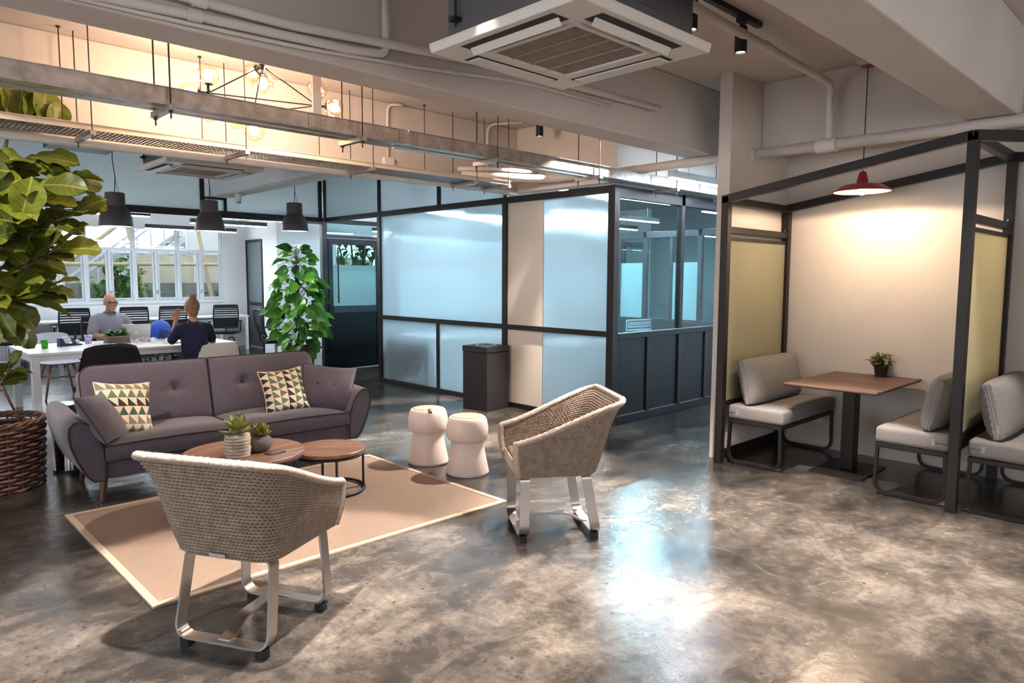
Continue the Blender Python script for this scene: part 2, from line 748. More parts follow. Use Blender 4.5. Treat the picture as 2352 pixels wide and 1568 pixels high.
# ceiling beams
struct('ceiling_beam', MB().box(-3.55, 9, 3.51, 3.785, 2.75, CZ), CEILP, bevel=0.012)
struct('ceiling_beam', MB().box(-3.55, 6.13, 1.15, 1.46, 2.75, CZ), CEILP, bevel=0.012)
struct('ceiling_beam', MB().box(6.13, WX, -4.05, 3.10, 2.76, CZ), CEILP, bevel=0.012)
struct('ceiling_beam', MB().box(-3.55, AX + .02, 6.08, 6.24, 2.60, CZ), CEILP, bevel=0.012)
struct('ceiling_beam', MB().box(4.08, 4.42, 6.24, 10.7, 2.78, CZ), WHITEP, bevel=0.012)
# bulkheads over the partition corner
struct('wall_bulkhead', MB().box(AX, AX + .12, 4.72, 6.08, 2.6, CZ).box(AX, 7.05, 4.60, 4.72, 2.6, CZ), PAINT)
struct('trim_ledge', MB().box(AX - 0.10, AX + .0, 4.62, 6.25, 2.592, 2.63), PAINT)

# --------------------------------------------------------------- glass partitions
PO = 0.07


def post(t, x, y, z0, z1, w_=PO, m=BLACKM, n='post'):
    return MB().box(x - w_ / 2, x + w_ / 2, y - w_ / 2, y + w_ / 2, z0, z1).build(n, m, t, bevel=.003)


def bx(t, n, m, *a, bevel=0.003):
    return MB().box(*a).build(n, m, t, bevel=bevel)


pa = thing('glass_partition', 'long frosted glass partition in dark steel frame behind the black bin', 'partition', (AX, 0, 0))
for y, w_ in ((BY + .045, .09), (6.305, .075), (9.07, .075)):
    post(pa, 0.04, y, 0, 2.575, w_)
post(pa, 0.04, 7.66, 0.06, 0.98, .05)
for y0, y1 in ((4.694, 6.267), (6.343, 9.032)):
    bx(pa, 'rail', BLACKM, 0.005, .075, y0, y1, 2.50, 2.575)
    bx(pa, 'rail', BLACKM, 0.005, .075, y0, y1, 0.965, 1.025)
    bx(pa, 'rail', BLACKM, 0.005, .075, y0, y1, 0.0, 0.06)
CREAMG = mat('cream_backed_glass', (214, 202, 188), .45, coat=.3)
for z0, z1 in ((1.025, 2.5), (.06, .965)):
    bx(pa, 'backed_pane', CREAMG, .032, .048, 5.67, 6.267, z0, z1, bevel=0)
for y0, y1, z0, z1 in ((4.694, 5.67, 1.025, 2.5), (6.343, 9.032, 1.025, 2.5), (4.694, 5.67, .06, .965), (6.343, 7.635, .06, .965), (7.685, 9.032, .06, .965)):
    bx(pa, 'pane', FROST, .035, .045, y0, y1, z0, z1, bevel=0)

pt = thing('clerestory_glazing', 'frosted clerestory panes above the long frosted partition', 'glazing', (AX, 0, 0))
for y in (9.07, 7.62, 6.30, 10.70):
    post(pt, 0.04, y, 2.575, CZ, .06)
bx(pt, 'rail', BLACKM, .005, .075, 9.1, 10.67, 2.505, 2.575)
for y0, y1 in ((6.33, 7.59), (7.65, 9.04), (9.1, 10.67)):
    bx(pt, 'pane', FROSTU, .035, .045, y0, y1, 2.575, CZ, bevel=0)

pb = thing('glass_partition', 'clear glass office partition with dark lower panels beside the booths', 'partition', (0, BY, 0))
xs = (6.03, 6.62, 7.26, 7.86, 8.5)
post(pb, 7.26, .04, 0, 2.575, .07)
post(pb, 8.50, .04, 0, 2.575, .07)
bx(pb, 'rail', NAVYM, 6.034, 8.5, .005, .075, 2.45, 2.575)
bx(pb, 'rail', NAVYM, 6.034, 8.5, .0, .08, 0.94, 1.0)
bx(pb, 'rail_cap', RAILLT, 6.034, 8.5, -.004, .02, 1.0, 1.008, bevel=0)
bx(pb, 'rail', NAVYM, 6.034, 8.5, .0, .08, 0.0, 0.09)
for x0, x1 in ((6.034, 7.225), (7.295, 8.465)):
    bx(pb, 'pane', CLEAR, x0, x1, .035, .043, 1.008, 2.45, bevel=0)
for a, b in zip(xs[:-1], xs[1:]):
    bx(pb, 'lower_panel', NAVYM, a + .03, b - .03, .03, .05, .09, .94, bevel=0)
    bx(pb, 'mullion', BLACKM, b - .03, b + .03, .01, .07, .09, .94)
    bx(pb, 'bead', RAILLT, a + .04, b - .035, .018, .03, .09, .098, bevel=0)

# door wall at the end of the corridor beyond the frosted partition
DY = 10.80
pd = thing('glazed_door_wall', 'dark framed corridor wall beside the climbing plant', 'partition', (0, DY, 0))
post(pd, 5.99, 0.0, 0, 2.575, .09, NAVYM)
post(pd, 7.12, 0.0, 0, 2.3, .05, NAVYM)
post(pd, 7.56, 0.0, 0, 2.575, .06, NAVYM)
bx(pd, 'rail', NAVYM, 6.035, 7.56, -.035, .035, 2.505, 2.575)
bx(pd, 'rail', NAVYM, 6.035, 7.56, -.03, .03, 2.26, 2.31)
bx(pd, 'pane', CLEAR, 6.035, 7.53, -.004, .004, 2.31, 2.505, bevel=0)
bx(pd, 'pane', CLEAR, 7.145, 7.53, -.004, .004, 1.0, 2.26, bevel=0)
bx(pd, 'rail', NAVYM, 7.145, 7.53, -.03, .03, .95, 1.0)
bx(pd, 'lower_panel', NAVYM, 7.145, 7.53, -.012, .012, .05, .95)
dr = thing('corridor_door', 'dark door with half frosted window beside the climbing plant', 'door', (6.05, DY - .03, 0))
bx(dr, 'stile', NAVYM, 0, .08, -.025, .025, .01, 2.25)
bx(dr, 'stile', NAVYM, .95, 1.03, -.025, .025, .01, 2.25)
bx(dr, 'top_rail', NAVYM, .08, .95, -.025, .025, 2.15, 2.25)
bx(dr, 'mid_rail', mat('door_rail_grey', (70, 70, 78), .4, .5), .08, .95, -.025, .025, .98, 1.10)
bx(dr, 'bottom_rail', NAVYM, .08, .95, -.025, .025, .01, .13)
bx(dr, 'kick_panel', NAVYM, .08, .95, -.012, .012, .13, .98)
bx(dr, 'frosted_pane', FROSTC, .08, .95, -.006, .006, 1.10, 1.80, bevel=0)
bx(dr, 'clear_pane', CLEAR, .08, .95, -.006, .006, 1.80, 2.15, bevel=0)
hb = MB().cyl((.16, -.06, 1.15), (.16, -.06, 2.1), .012)
hb.cyl((.16, -.025, 1.25), (.16, -.06, 1.25), .008).cyl((.16, -.025, 2.0), (.16, -.06, 2.0), .008)
hb.build('pull_handle', BLK, dr, smooth=False)

# lintel with clerestory glazing across the big far room
pl = thing('clerestory_screen', 'pale blue clerestory screen over the far room opening, dark lintel', 'glazing', (0, 10.74, 0))
bx(pl, 'lintel', BLACKM, -3.5, 5.94, -.06, .06, 2.475, 2.575)
for x in (-1.6, 0.4, 2.2, 3.985, 5.90):
    post(pl, x, 0, 2.575, CZ, .06)
for x0, x1 in ((-3.5, -1.63), (-1.57, .37), (.43, 2.17), (2.23, 3.955), (4.015, 5.87)):
    bx(pl, 'pane', FROSTU, x0, x1, -.005, .005, 2.575, CZ, bevel=0)
fr = MB().box(4.02, 4.34, -.03, .03, 2.74, 2.775).box(4.30, 4.34, -.03, .03, 2.575, 2.74)
fr.build('vent_frame', BLACKM, pl)

# --------------------------------------------------------------- far room walls
FY = 15.9
fw = MB().box(-3.7, 6.9, FY, FY + .2, 0, 1.06).box(-3.7, 6.9, FY, FY + .2, 2.62, CZ).box(6.30, 6.9, FY, FY + .2, 1.06, 2.62).box(-3.7, 0.15, FY, FY + .2, 1.06, 2.62)
struct('wall_far', fw, WHITEP)
struct('wall_far_right', MB().box(6.84, 6.99, 13.55, FY, 0, CZ), WHITEP)
struct('wall_column', MB().box(6.40, 6.84, 13.40, 14.05, 0, CZ).box(6.84, 7.72, 13.40, 13.52, 0, CZ), WHITEP)
struct('baseboard_far', MB().box(6.82, 6.84, 14.05, 15.9, 0, .12), WHITEP)
struct('trim_sill', MB().box(.15, 6.3, FY - .07, FY, 1.03, 1.06), WHITEP)
struct('wall_office_mid', MB().box(12.9, 13.0, 4.7, 9.0, 0, CZ), mat('dark_grey_paint', (92, 100, 104), .7))
wr = MB().box(7.72, 15, 13.40, 13.52, 0, 1.0).box(7.72, 15, 13.40, 13.52, 2.35, CZ).box(10.6, 15, 13.4, 13.52, 1.0, 2.35)
struct('wall_rear_office', wr, WHITEP)
struct('wall_east', MB().box(15, 15.15, 3, 16, 0, CZ), WHITEP)
struct('wall_passage_end', MB().box(12.5, 12.62, 3.2, 4.6, 0, CZ), WHITEP)
struct('wall_passage_side', MB().box(6.83, 12.5, 3.1, 3.215, 0, CZ), WHITEP)
door3 = thing('door_3', 'dark framed narrow glass door on the white far right wall', 'door', (6.83, 0, 0))
door3['kind'] = 'structure'
for a in ((0, 14.98, 15.04), (0, 15.76, 15.82)):
    bx(door3, 'jamb', BLACKM, -.03, .01, a[1], a[2], 0, 2.42)
bx(door3, 'rail', BLACKM, -.03, .01, 15.04, 15.76, 2.36, 2.42)
bx(door3, 'rail', BLACKM, -.03, .01, 15.04, 15.76, 0.95, 1.02)
bx(door3, 'pane', FROST, -.015, -.007, 15.04, 15.76, 1.02, 2.36, bevel=0)
bx(door3, 'lower_panel', mat('grey_panel', (96, 100, 106), .5), -.015, -.005, 15.04, 15.76, 0.02, .95)

# windows of the far wall: one unit per bay, lower casements and a transom light
WF = mat('window_frame_white', (226, 230, 234), .4)
WK = mat('window_gasket', (40, 42, 46), .5)
edges = [0.15, 1.02, 1.89, 2.76, 3.60, 4.485, 5.36, 6.30]
for i, (a, b) in enumerate(zip(edges[:-1], edges[1:])):
    wn = thing('window_%d' % (i + 1), None, None, (a, FY + .06, 0))
    wn['kind'] = 'structure'
    L = b - a
    g = .035
    fm = MB().box(0, g, -.05, .05, 1.06, 2.62).box(L - g, L, -.05, .05, 1.06, 2.62).box(g, L - g, -.05, .05, 2.58, 2.62)
    fm.box(g, L - g, -.05, .05, 1.06, 1.10).box(g, L - g, -.05, .05, 2.10, 2.17)
    fm.box(L * .46, L * .52, -.05, .05, 1.10, 2.10)
    fm.build('window_frame', WF, wn, bevel=.003)
    bx(wn, 'pane', WINGL, g, L - g, -.003, .003, 2.17, 2.58, bevel=0)
    for x0, x1, op in ((g, L * .46, 0), (L * .52, L - g, 0)):
        cs = thing('casement', None, None)
        cs.parent = wn
        cs.location = (x0 + (0.012 if x0 > .1 else 0), 0, 0)
        ww = x1 - x0 - .015
        cm = MB()
        for q in ((0, .03, 1.11, 2.09), (ww - .03, ww, 1.11, 2.09), (.03, ww - .03, 1.11, 1.145), (.03, ww - .03, 2.055, 2.09)):
            cm.box(q[0], q[1], -.02, .02, q[2], q[3])
        cm.build('casement_frame', WF, cs, bevel=.002)
        bx(cs, 'pane', WINGL, .03, ww - .03, -.003, .003, 1.145, 2.055, bevel=0)
    hd = MB().box(L * .49 - .012, L * .49 + .012, -.07, -.05, 1.22, 1.30).tube([(L * .49, -.07, 1.27), (L * .49 + .03, -.1, 1.28), (L * .49 + .1, -.1, 1.25)], .008, 6)
    hd.build('window_handle', CHROME, wn)

w9 = thing('window_9', None, None, (7.72, 13.46, 0))
w9['kind'] = 'structure'
fm = MB()
for k in range(5):
    fm.box(k * .72 - .02, k * .72 + .02, -.04, .04, 1.0, 2.35)
fm.box(0, 2.88, -.04, .04, 1.0, 1.04).box(0, 2.88, -.04, .04, 2.31, 2.35).box(0, 2.88, -.04, .04, 1.75, 1.79)
fm.build('window_frame', BLACKM, w9)
for k in range(4):
    bx(w9, 'pane', WINGL, k * .72 + .02, k * .72 + .7, -.003, .003, 1.04, 2.31, bevel=0)

# --------------------------------------------------------------- booths
FX, KX = 5.47, 6.615      # front and rear post rows
bf = thing('dining_booth', 'black steel gable framework of the dining booths against the wall', 'booth', (0, 0, 0))
PW = .065
for y, zf in ((3.055, 2.29), (1.28, 2.57), (-.5, 2.29)):
    for x in (FX, KX):
        bx(bf, 'post', BLACKM, x - PW / 2, x + PW / 2, y - PW / 2, y + PW / 2, 0, zf, bevel=.003)
    bx(bf, 'cross_rail', BLACKM, FX + .03, KX - .03, y - .03, y + .03, zf - .065, zf, bevel=.003)
    bx(bf, 'side_rail', BLACKM, FX + .03, KX - .03, y - .025, y + .025, 1.985, 2.04, bevel=.003)
    bx(bf, 'panel_rail', BLACKM, FX + .03, KX - .03, y - .018, y + .018, 1.925, 1.955, bevel=.002)
    bx(bf, 'bottom_rail', BLACKM, FX + .03, KX - .03, y - .02, y + .02, .50, .54, bevel=.002)
    bx(bf, 'side_panel', ACRY, FX + .034, KX - .034, y - .006, y + .006, .54, 1.925, bevel=0)
    for x in (FX, KX):
        for z in (2.06, 1.1):
            bx(bf, 'bolt', RAILLT, x + (.034 if x < 6 else -.042), x + (.042 if x < 6 else -.034), y - .006, y + .006, z - .006, z + .006, bevel=0)
for x in (FX, KX):
    for y0, z0, y1, z1 in ((3.085, 2.262, 1.28, 2.548), (1.28, 2.548, -.53, 2.262)):
        MB().beam((x, y0, z0), (x, y1, z1), PW, .068).build('roof_rail', BLACKM, bf, bevel=.003)

# ============================================================ OFFICE behind the clear glass
GL = 0


def linear_lamp(name, label, loc, length, rz=0, drop=0.4, strength=14, color=(222, 240, 255), group=None, body=BLK, w_=.06):
    t = thing(name, label, 'lamp', loc, rz, group)
    bx(t, 'housing', body, -length / 2, length / 2, -w_ / 2, w_ / 2, 0.012, .08, bevel=.003)
    e = mat('linear_led_%d_%s' % (strength, '_'.join(map(str, color))), (240, 240, 240), .5, emit=color, estr=strength)
    bx(t, 'diffuser', e, -length / 2 + .01, length / 2 - .01, -w_ * .4, w_ * .4, 0.0, .014, bevel=0)
    for s in (-1, 1):
        MB().cyl((s * length * .36, 0, .08), (s * length * .36, 0, drop), .003, n=6).build('hanger_wire', CHROME, t)
    return t


of = [((7.3, 5.6, 2.62), 2.4), ((6.72, 7.35, 2.42), 1.1), ((8.7, 6.7, 2.5), 2.2), ((7.2, 8.1, 2.52), 2.0), ((9.9, 8.0, 2.5), 2.2), ((10.6, 5.7, 2.6), 2.2)]
ol = ['nearest long office lamp behind the clear glass top', 'short office lamp near the frosted partition', 'middle office lamp behind the clear glass', 'office lamp in front of the inner office screen', 'rear right office lamp by the inner screen', 'far right office lamp behind the booth column']
for (p, l), lb in zip(of, ol):
    linear_lamp("linear_lamp", lb, p, l, 0, CZ - p[2], 300, (214, 236, 255), 'office linear lamps')
linear_lamp('linear_lamp', 'bright passage lamp just above the clear glass partition', (7.3, 4.04, 2.60), 2.4, 0, .75, 120, (225, 240, 255), 'office linear lamps', WHITEP)
for k, x in enumerate((8.8, 11.0)):
    linear_lamp('linear_lamp', ['rear office lamp seen through the corridor door', 'far rear office lamp behind the corridor'][k], (x, 12.1, 2.5), 2.0, 0, .85, 120, (220, 238, 255), 'office linear lamps')

# inner office screen
ps = thing('office_screen', 'inner office screen with cyan frosted panes behind the clear glass', 'partition', (0, 9.0, 0))
for k in range(9):
    x = 6.2 + k * .82
    post(ps, x, 0, 0, 2.35, .07, NAVYM)
    if k < 8:
        bx(ps, 'pane', FROSTC if k % 3 != 2 else CLEAR, x + .035, x + .785, -.005, .005, .95, 1.75, bevel=0)
        bx(ps, 'upper_pane', CLEAR, x + .035, x + .785, -.005, .005, 1.79, 2.25, bevel=0)
        bx(ps, 'lower_panel', NAVYM, x + .035, x + .785, -.015, .015, .05, .89, bevel=0)
bx(ps, 'rail', NAVYM, 6.2, 12.8, -.035, .035, 2.25, 2.35)
bx(ps, 'rail', NAVYM, 6.2, 12.8, -.03, .03, 1.75, 1.79)
bx(ps, 'rail', NAVYM, 6.2, 12.8, -.03, .03, .89, .95)
pm = thing('office_screen', 'second office screen running across the office interior', 'partition', (9.6, 0, 0))
for k in range(5):
    y = 4.75 + k * 1.02
    post(pm, 0, y, 0, 2.35, .07, NAVYM)
    if k < 4:
        bx(pm, 'pane', FROSTC, -.005, .005, y + .035, y + .50, 0.95, 1.85, bevel=0)
        bx(pm, 'pane', CLEAR, -.005, .005, y + .54, y + .985, 0.95, 2.25, bevel=0)
        bx(pm, 'upper_pane', CLEAR, -.005, .005, y + .035, y + .50, 1.85, 2.25, bevel=0)
        post(pm, 0, y + .52, .95, 2.25, .05, NAVYM)
        bx(pm, 'lower_panel', NAVYM, -.015, .015, y + .035, y + .985, .05, .89, bevel=0)
bx(pm, 'rail', NAVYM, -.035, .035, 4.72, 8.87, 2.25, 2.35)
bx(pm, 'rail', NAVYM, -.03, .03, 4.72, 8.87, .89, .95)


def office_desk(label, loc, L, D, rz=0, group='office desks', z=.74):
    t = thing('office_desk', label, 'desk', loc, rz, group)
    bx(t, 'desk_top', WHITEP, -L / 2, L / 2, -D / 2, D / 2, z - .03, z, bevel=.003)
    for sx in (-1, 1):
        for sy in (-1, 1):
            x, y = sx * (L / 2 - .05), sy * (D / 2 - .05)
            bx(t, 'leg', WHITEP, x - .03, x + .03, y - .03, y + .03, 0, z - .03, bevel=.003)
        bx(t, 'side_rail', WHITEP, sx * (L / 2 - .05) - .02, sx * (L / 2 - .05) + .02, -D / 2 + .08, D / 2 - .08, z - .09, z - .03)
    return t


office_desk('white office desk seen dimly through the lower frosted pane', (6.42, 8.35, 0), .7, 1.05)
office_desk('white office desk behind the clear glass', (8.0, 6.3, 0), 2.4, .8)
office_desk('white office desk by the inner office screen', (8.2, 8.2, 0), 2.6, .8)

MESHB = mat('chair_mesh_black', (30, 30, 33), .7, bump=.4, bscale=300)
GREYP = mat('grey_plastic', (120, 124, 130), .5)


def office_chair(label, loc, rz, group, back=MESHB, armm=BLK):
    t = thing('office_chair', label, 'chair', loc, rz, group)
    # back facing: sitter looks to +y, backrest at -y
    def bp(u, v):
        x = (u - .5) * (.44 + .03 * math.sin(v * PI))
        z = .56 + v * .46
        y = -.22 - .10 * v + .05 * math.cos((u - .5) * 2.6) - .03 * math.sin(v * PI)
        return (x, y, z)
    outer = MB()
    # frame of the back, then slats across its upper half
    ring = [bp(0, v / 10) for v in range(11)] + [bp(u / 10, 1) for u in range(1, 11)] + [bp(1, 1 - v / 10) for v in range(1, 11)] + [bp(1 - u / 10, 0) for u in range(1, 10)]
    outer.tube(ring, .014, 6, closed=True)
    bk = outer.build('back_frame', armm, t, smooth=True)

    def slab(v0, v1):
        m = MB()
        m.grid(9, 4, lambda u, v: Vector(bp(u, v0 + (v1 - v0) * v)) + Vector((0, .006, 0)))
        m.grid(9, 4, lambda u, v: Vector(bp(u, v0 + (v1 - v0) * v)) + Vector((0, -.006, 0)), flip=True)
        return m
    slab(.0, .46).build('mesh_panel', back, t, smooth=True)
    slab(.86, 1).build('mesh_panel', back, t, smooth=True)
    for k in range(4):
        slab(.50 + k * .095, .56 + k * .095).build('back_slat', back, t, smooth=True)
    s = MB()
    s.grid(10, 10, lambda u, v: ((u - .5) * .48, (v - .5) * .46, .49 + .015 * (1 - (2 * u - 1) ** 4) * (1 - (2 * v - 1) ** 4)))
    s.grid(10, 10, lambda u, v: ((u - .5) * .48, (v - .5) * .46, .45 - .02 * (1 - (2 * u - 1) ** 4)), flip=True)
    s.box(-.235, .235, -.225, .225, .452, .486)
    s.build('seat', MESHB, t)
    for sx in (-1, 1):
        a = MB().tube(fillet([(sx * .22, -.1, .46), (sx * .29, -.1, .46), (sx * .29, -.12, .68)], .05), .014, 6)
        a.box(sx * .29 - .03, sx * .29 + .03, -.2, .06, .68, .705)
        a.build('armrest', armm, t)
    MB().cyl((0, 0, .1), (0, 0, .45), .025).build('gas_lift', CHROME, t)
    MB().tube([(0, -.1, .45), (0, -.27, .5), (0, -.27, .62)], .018, 6).build('back_bracket', armm, t)
    for k in range(5):
        a = 2 * PI * k / 5 + .3
        g = MB().beam((0, 0, .10), (.29 * math.cos(a), .29 * math.sin(a), .075), .04, .03)
        g.cyl((.29 * math.cos(a) - .02, .29 * math.sin(a), .03), (.29 * math.cos(a) + .02, .29 * math.sin(a), .03), .03, n=10)
        g.build('castor_leg', armm, t)
    return t


office_chair('grey backed office chair just behind the clear glass pane', (6.95, 5.35, 0), R(200), 'office interior chairs', GREYP, GREYP)
office_chair('pale office chair behind the right clear glass pane', (7.95, 5.45, 0), R(170), 'office interior chairs', mat('pale_mesh', (190, 198, 204), .6), GREYP)

# ================================================================== CEILING SERVICES
ACW = mat('ac_cream_plastic', (216, 206, 196), .45)
ACG = mat('ac_grille', (150, 132, 118), .55)
ACB = mat('ac_body_grey', (92, 88, 90), .55, .3)
DARK = mat('dark_recess', (20, 18, 18), .7)


def cassette(label, loc, rz=0):
    """ceiling cassette; origin at the middle of its lower face"""
    t = thing('air_conditioner', label, 'air conditioner', loc, rz)
    H = .475
    f = MB()
    # panel ring with sloping rim
    o = [(-H, -H), (H, -H), (H, H), (-H, H)]
    i_ = [(-.29, -.29), (.29, -.29), (.29, .29), (-.29, .29)]
    m_ = [(x * .985, y * .985) for x, y in o]
    vs_ = [(x, y, .045) for x, y in o] + [(x, y, .03) for x, y in o] + [(x, y, 0) for x, y in m_] + [(x, y, 0) for x, y in i_] + [(x, y, .03) for x, y in i_]
    fs_ = []
    for k in range(4):
        l = (k + 1) % 4
        for a in range(4):
            fs_.append((a * 4 + k, a * 4 + 4 + k, a * 4 + 4 + l, a * 4 + l))
    fs_.append((0, 1, 2, 3))
    f.add(vs_, fs_)
    f.build('panel', ACW, t, bevel=.004)
    # intake grille: frame, thin slats and three ribs
    bx(t, 'grille_back', DARK, -.27, .27, -.27, .27, .022, .026, bevel=0)
    g = MB()
    for s in (-1, 1):
        g.box(-.29, .29, s * .275 - .015, s * .275 + .015, -.004, .02)
        g.box(s * .275 - .015, s * .275 + .015, -.26, .26, -.004, .02)
    g.build('grille_frame', ACW, t)
    sl = MB().box(-.26, .26, -.0042, .0042, -.001, .008).mesh('grille_slat', ACG)
    for k in range(38):
        inst(sl, 'grille_slat', t, Matrix.Translation((0, -.253 + k * .01368, .006)))
    for k in (-1, 0, 1):
        bx(t, 'grille_rib', ACG, k * .13 - .003, k * .13 + .003, -.26, .26, 0, .012, bevel=0)
    for k in range(4):
        a = k * PI / 2
        rm = Matrix.Rotation(a, 4, 'Z')
        s = MB().box(-.29, .29, -.432, -.335, -.0015, .002)
        so = s.build('outlet_slot', DARK, t)
        so.matrix_local = rm
        if k in (1, 2):
            v = MB().box(-.27, .27, -.428, -.345, -.009, -.0018)
            vo = v.build('louvre', ACW, t, bevel=.003)
            vo.matrix_local = rm
        else:
            v = MB().box(-.275, .275, -.022, .022, -.002, .002)
            vo = v.build('louvre', ACW, t)
            vo.matrix_local = rm @ Matrix.Translation((0, -.375, -.012)) @ Matrix.Rotation(R(-55), 4, 'X')
    bx(t, 'logo_mark', BLK, .06, .13, -.315, -.306, -.006, -.0045, bevel=0)
    bx(t, 'body', ACB, -.41, .41, -.41, .41, .04, .30, bevel=.004)
    for s in (-1, 1):
        b = MB().box(s * .41 - .002, s * .41 + .002, -.37, .30, .05, .058)
        b.box(-.3, .37, s * .41 - .002, s * .41 + .002, .05, .058)
        b.build('body_seam', CHROME, t)
        bx(t, 'service_hatch', mat('ac_hatch', (80, 76, 78), .5), -.2, .2, s * .41 - .004, s * .41 + .004, .12, .27)
        for r_ in (-1, 1):
            MB().cyl((s * .43, r_ * .33, .1), (s * .43, r_ * .33, CZ - loc[2]), .006, n=8).box(s * .43 - .025, s * .43 + .025, r_ * .33 - .02, r_ * .33 + .02, .12, .14).build('hanger_rod', BLK, t)
    return t


cassette('large cream cassette air conditioner hanging overhead in front', (2.585, 2.29, 2.665))
cassette('cassette air conditioner in the far bay beside the dark duct box', (2.76, 7.48, 2.665))
tag(MB().box(1.62, 2.2, 7.75, 8.6, 2.90, CZ).build('duct_box', BLACKM), 'dark duct box beside the far air conditioner', 'duct')

# ------------------------------------------------------------------ pipes


def pipe(name, label, pts, r, m=PIPEW, fil=.06, collars=(), clamps=(), cat='pipe'):
    t = thing(name, label, cat)
    MB().tube(fillet(pts, fil), r, 12).build('tube', m, t, smooth=True)
    for p, q in collars:
        MB().cyl(p, q, r * 1.28, n=14).build('collar', m, t, angle=40)
    for c in clamps:
        c.build('clamp', m, t)
    return t


pipe('water_pipe', 'upper fat white pipe along the near face of the big beam', [(-3.4, 3.45, 2.86), (1.27, 3.45, 2.875), (1.75, 3.45, 2.876), (2.5, 3.44, 2.925), (3.16, 3.44, 2.97), (5.0, 3.44, 3.0)], .026,
     collars=[((1.27, 3.45, 2.875), (1.33, 3.45, 2.875))])
pipe('water_pipe', 'lower fat white pipe bending up the big beam face', [(-3.4, 3.46, 2.76), (.86, 3.46, 2.785), (1.28, 3.46, 2.806), (2.1, 3.46, 2.835), (2.335, 3.46, 2.86), (2.335, 3.46, CZ)], .023, fil=.05,
     collars=[((1.25, 3.46, 2.806), (1.31, 3.46, 2.807))])
pipe('conduit', 'thin white conduit along the lower edge of the big beam', [(-3.4, 3.487, 2.74), (1.08, 3.487, 2.768), (1.84, 3.487, 2.79), (2.7, 3.487, 2.855), (3.44, 3.487, 2.925), (4.4, 3.487, 2.93)], .011, fil=.2, cat='conduit')
pipe('drain_pipe', 'white elbow pipe at the side of the large air conditioner', [(2.16, 2.45, 2.88), (2.02, 2.45, 2.86), (2.02, 2.45, 3.34)], .02, fil=.05)
pipe('sprinkler_pipe', 'large white pipe crossing above the booth', [(5.98, 3.10, 2.705), (5.98, -3.9, 2.69)], .045,
     collars=[((5.98, 2.53, 2.70), (5.98, 2.37, 2.70)), ((5.98, 3.10, 2.705), (5.98, 3.07, 2.705))])
pipe('sprinkler_pipe', 'white ceiling pipe turning down onto the booth pipe', [(3.2, 2.33, 3.2), (5.98, 2.44, 3.2), (5.98, 2.44, 2.73)], .03, fil=.07,
     collars=[((5.98, 2.44, 3.13), (5.98, 2.44, 3.09)), ((4.72, 2.39, 3.2), (4.78, 2.392, 3.2))])
pipe('conduit', 'thin ceiling conduit leading to the red lamp fitting', [(3.4, 2.12, CZ - .015), (5.6, 2.16, CZ - .015), (5.8, 2.185, CZ - .02), (5.91, 2.19, CZ - .02)], .013, cat='conduit')
pipe('sprinkler_pipe', 'continuation of the big white pipe behind the booth column', [(5.98, 3.215, 2.705), (5.98, 4.58, 2.705)], .045)
pipe('water_pipe', 'long white pipe under the perforated cable tray', [(-3.4, 6.0, 2.565), (1.2, 6.0, 2.567), (5.3, 6.0, 2.60), (5.85, 6.0, 2.60)], .03, fil=.1,
     collars=[((4.3, 6.0, 2.592), (4.4, 6.0, 2.593)), ((4.95, 6.0, 2.597), (5.0, 6.0, 2.598))])
pipe('water_pipe', 'white pipe on the ledge above the frosted partition corner', [(4.9, 5.86, 2.69), (5.72, 5.55, 2.70), (5.86, 5.3, 2.70), (5.86, 4.72, 2.70)], .045, fil=.15)
pipe('water_pipe', 'thinner upper white pipe on the ledge above the partition', [(4.9, 5.93, 2.76), (5.3, 5.8, 2.79), (5.8, 5.6, 2.78)], .025, fil=.1)
pipe('conduit', 'white conduit with a top bend on the lit beam face', [(4.25, 6.0, CZ - .02), (4.1, 6.06, CZ - .02), (4.1, 6.063, 2.8)], .014, fil=.08, cat='conduit')
pipe('conduit', 'second bent conduit on the lit beam face near the black spot', [(5.65, 5.7, CZ - .02), (5.45, 6.06, CZ - .02), (5.45, 6.063, 2.75)], .014, fil=.1, cat='conduit')
jb = MB().box(4.04, 4.16, 6.03, 6.08, 2.69, 2.80)
tag(jb.build('junction_box', PIPEW, bevel=.006), 'small white junction box on the lit beam face', 'junction box')

# ------------------------------------------------------------------ cable trays
ty = thing('cable_tray', 'solid galvanised cable tray hanging across the lit bay', 'cable tray')
ZT = 2.575
for k, (x0, x1) in enumerate(((-3.4, 3.1), (3.11, 6.25), (6.26, 9.0))):
    tr = MB().box(x0, x1, 4.33, 4.335, ZT, ZT + .1).box(x0, x1, 4.535, 4.54, ZT, ZT + .1)
    tr.box(x0, x1, 4.335, 4.415, ZT, ZT + .005).box(x0, x1, 4.455, 4.535, ZT, ZT + .005).box(x0, x1, 4.318, 4.335, ZT + .095, ZT + .1)
    tr.build('tray_section', GALV, ty)
for x in (2.38, 3.1, 6.25, 7.2):
    j = MB().box(x - .07, x + .07, 4.323, 4.33, ZT + .01, ZT + .09)
    for dx in (-.05, .05):
        for dz in (ZT + .03, ZT + .07):
            j.cyl((x + dx, 4.323, dz), (x + dx, 4.317, dz), .006, n=8)
    j.build('joint_plate', GALV, ty)
MB().box(2.35, 2.41, 4.335, 4.355, ZT + .09, CZ).build('drop_channel', PIPEW, ty)
ROD = mat('threaded_rod', (70, 62, 56), .5, .7)
for k, x in enumerate((.2, 1.44, 2.70, 3.98, 5.30, 6.62, 7.9)):
    MB().box(x - .02, x + .02, 4.275, 4.59, ZT - .035, ZT - .002).build('bracket', GALV, ty)
    for y in (4.30, 4.565):
        MB().cyl((x, y, ZT - .08), (x, y, CZ), .005, n=8).cyl((x, y, ZT - .047), (x, y, ZT - .035), .012, n=6).build('rod', ROD, ty)

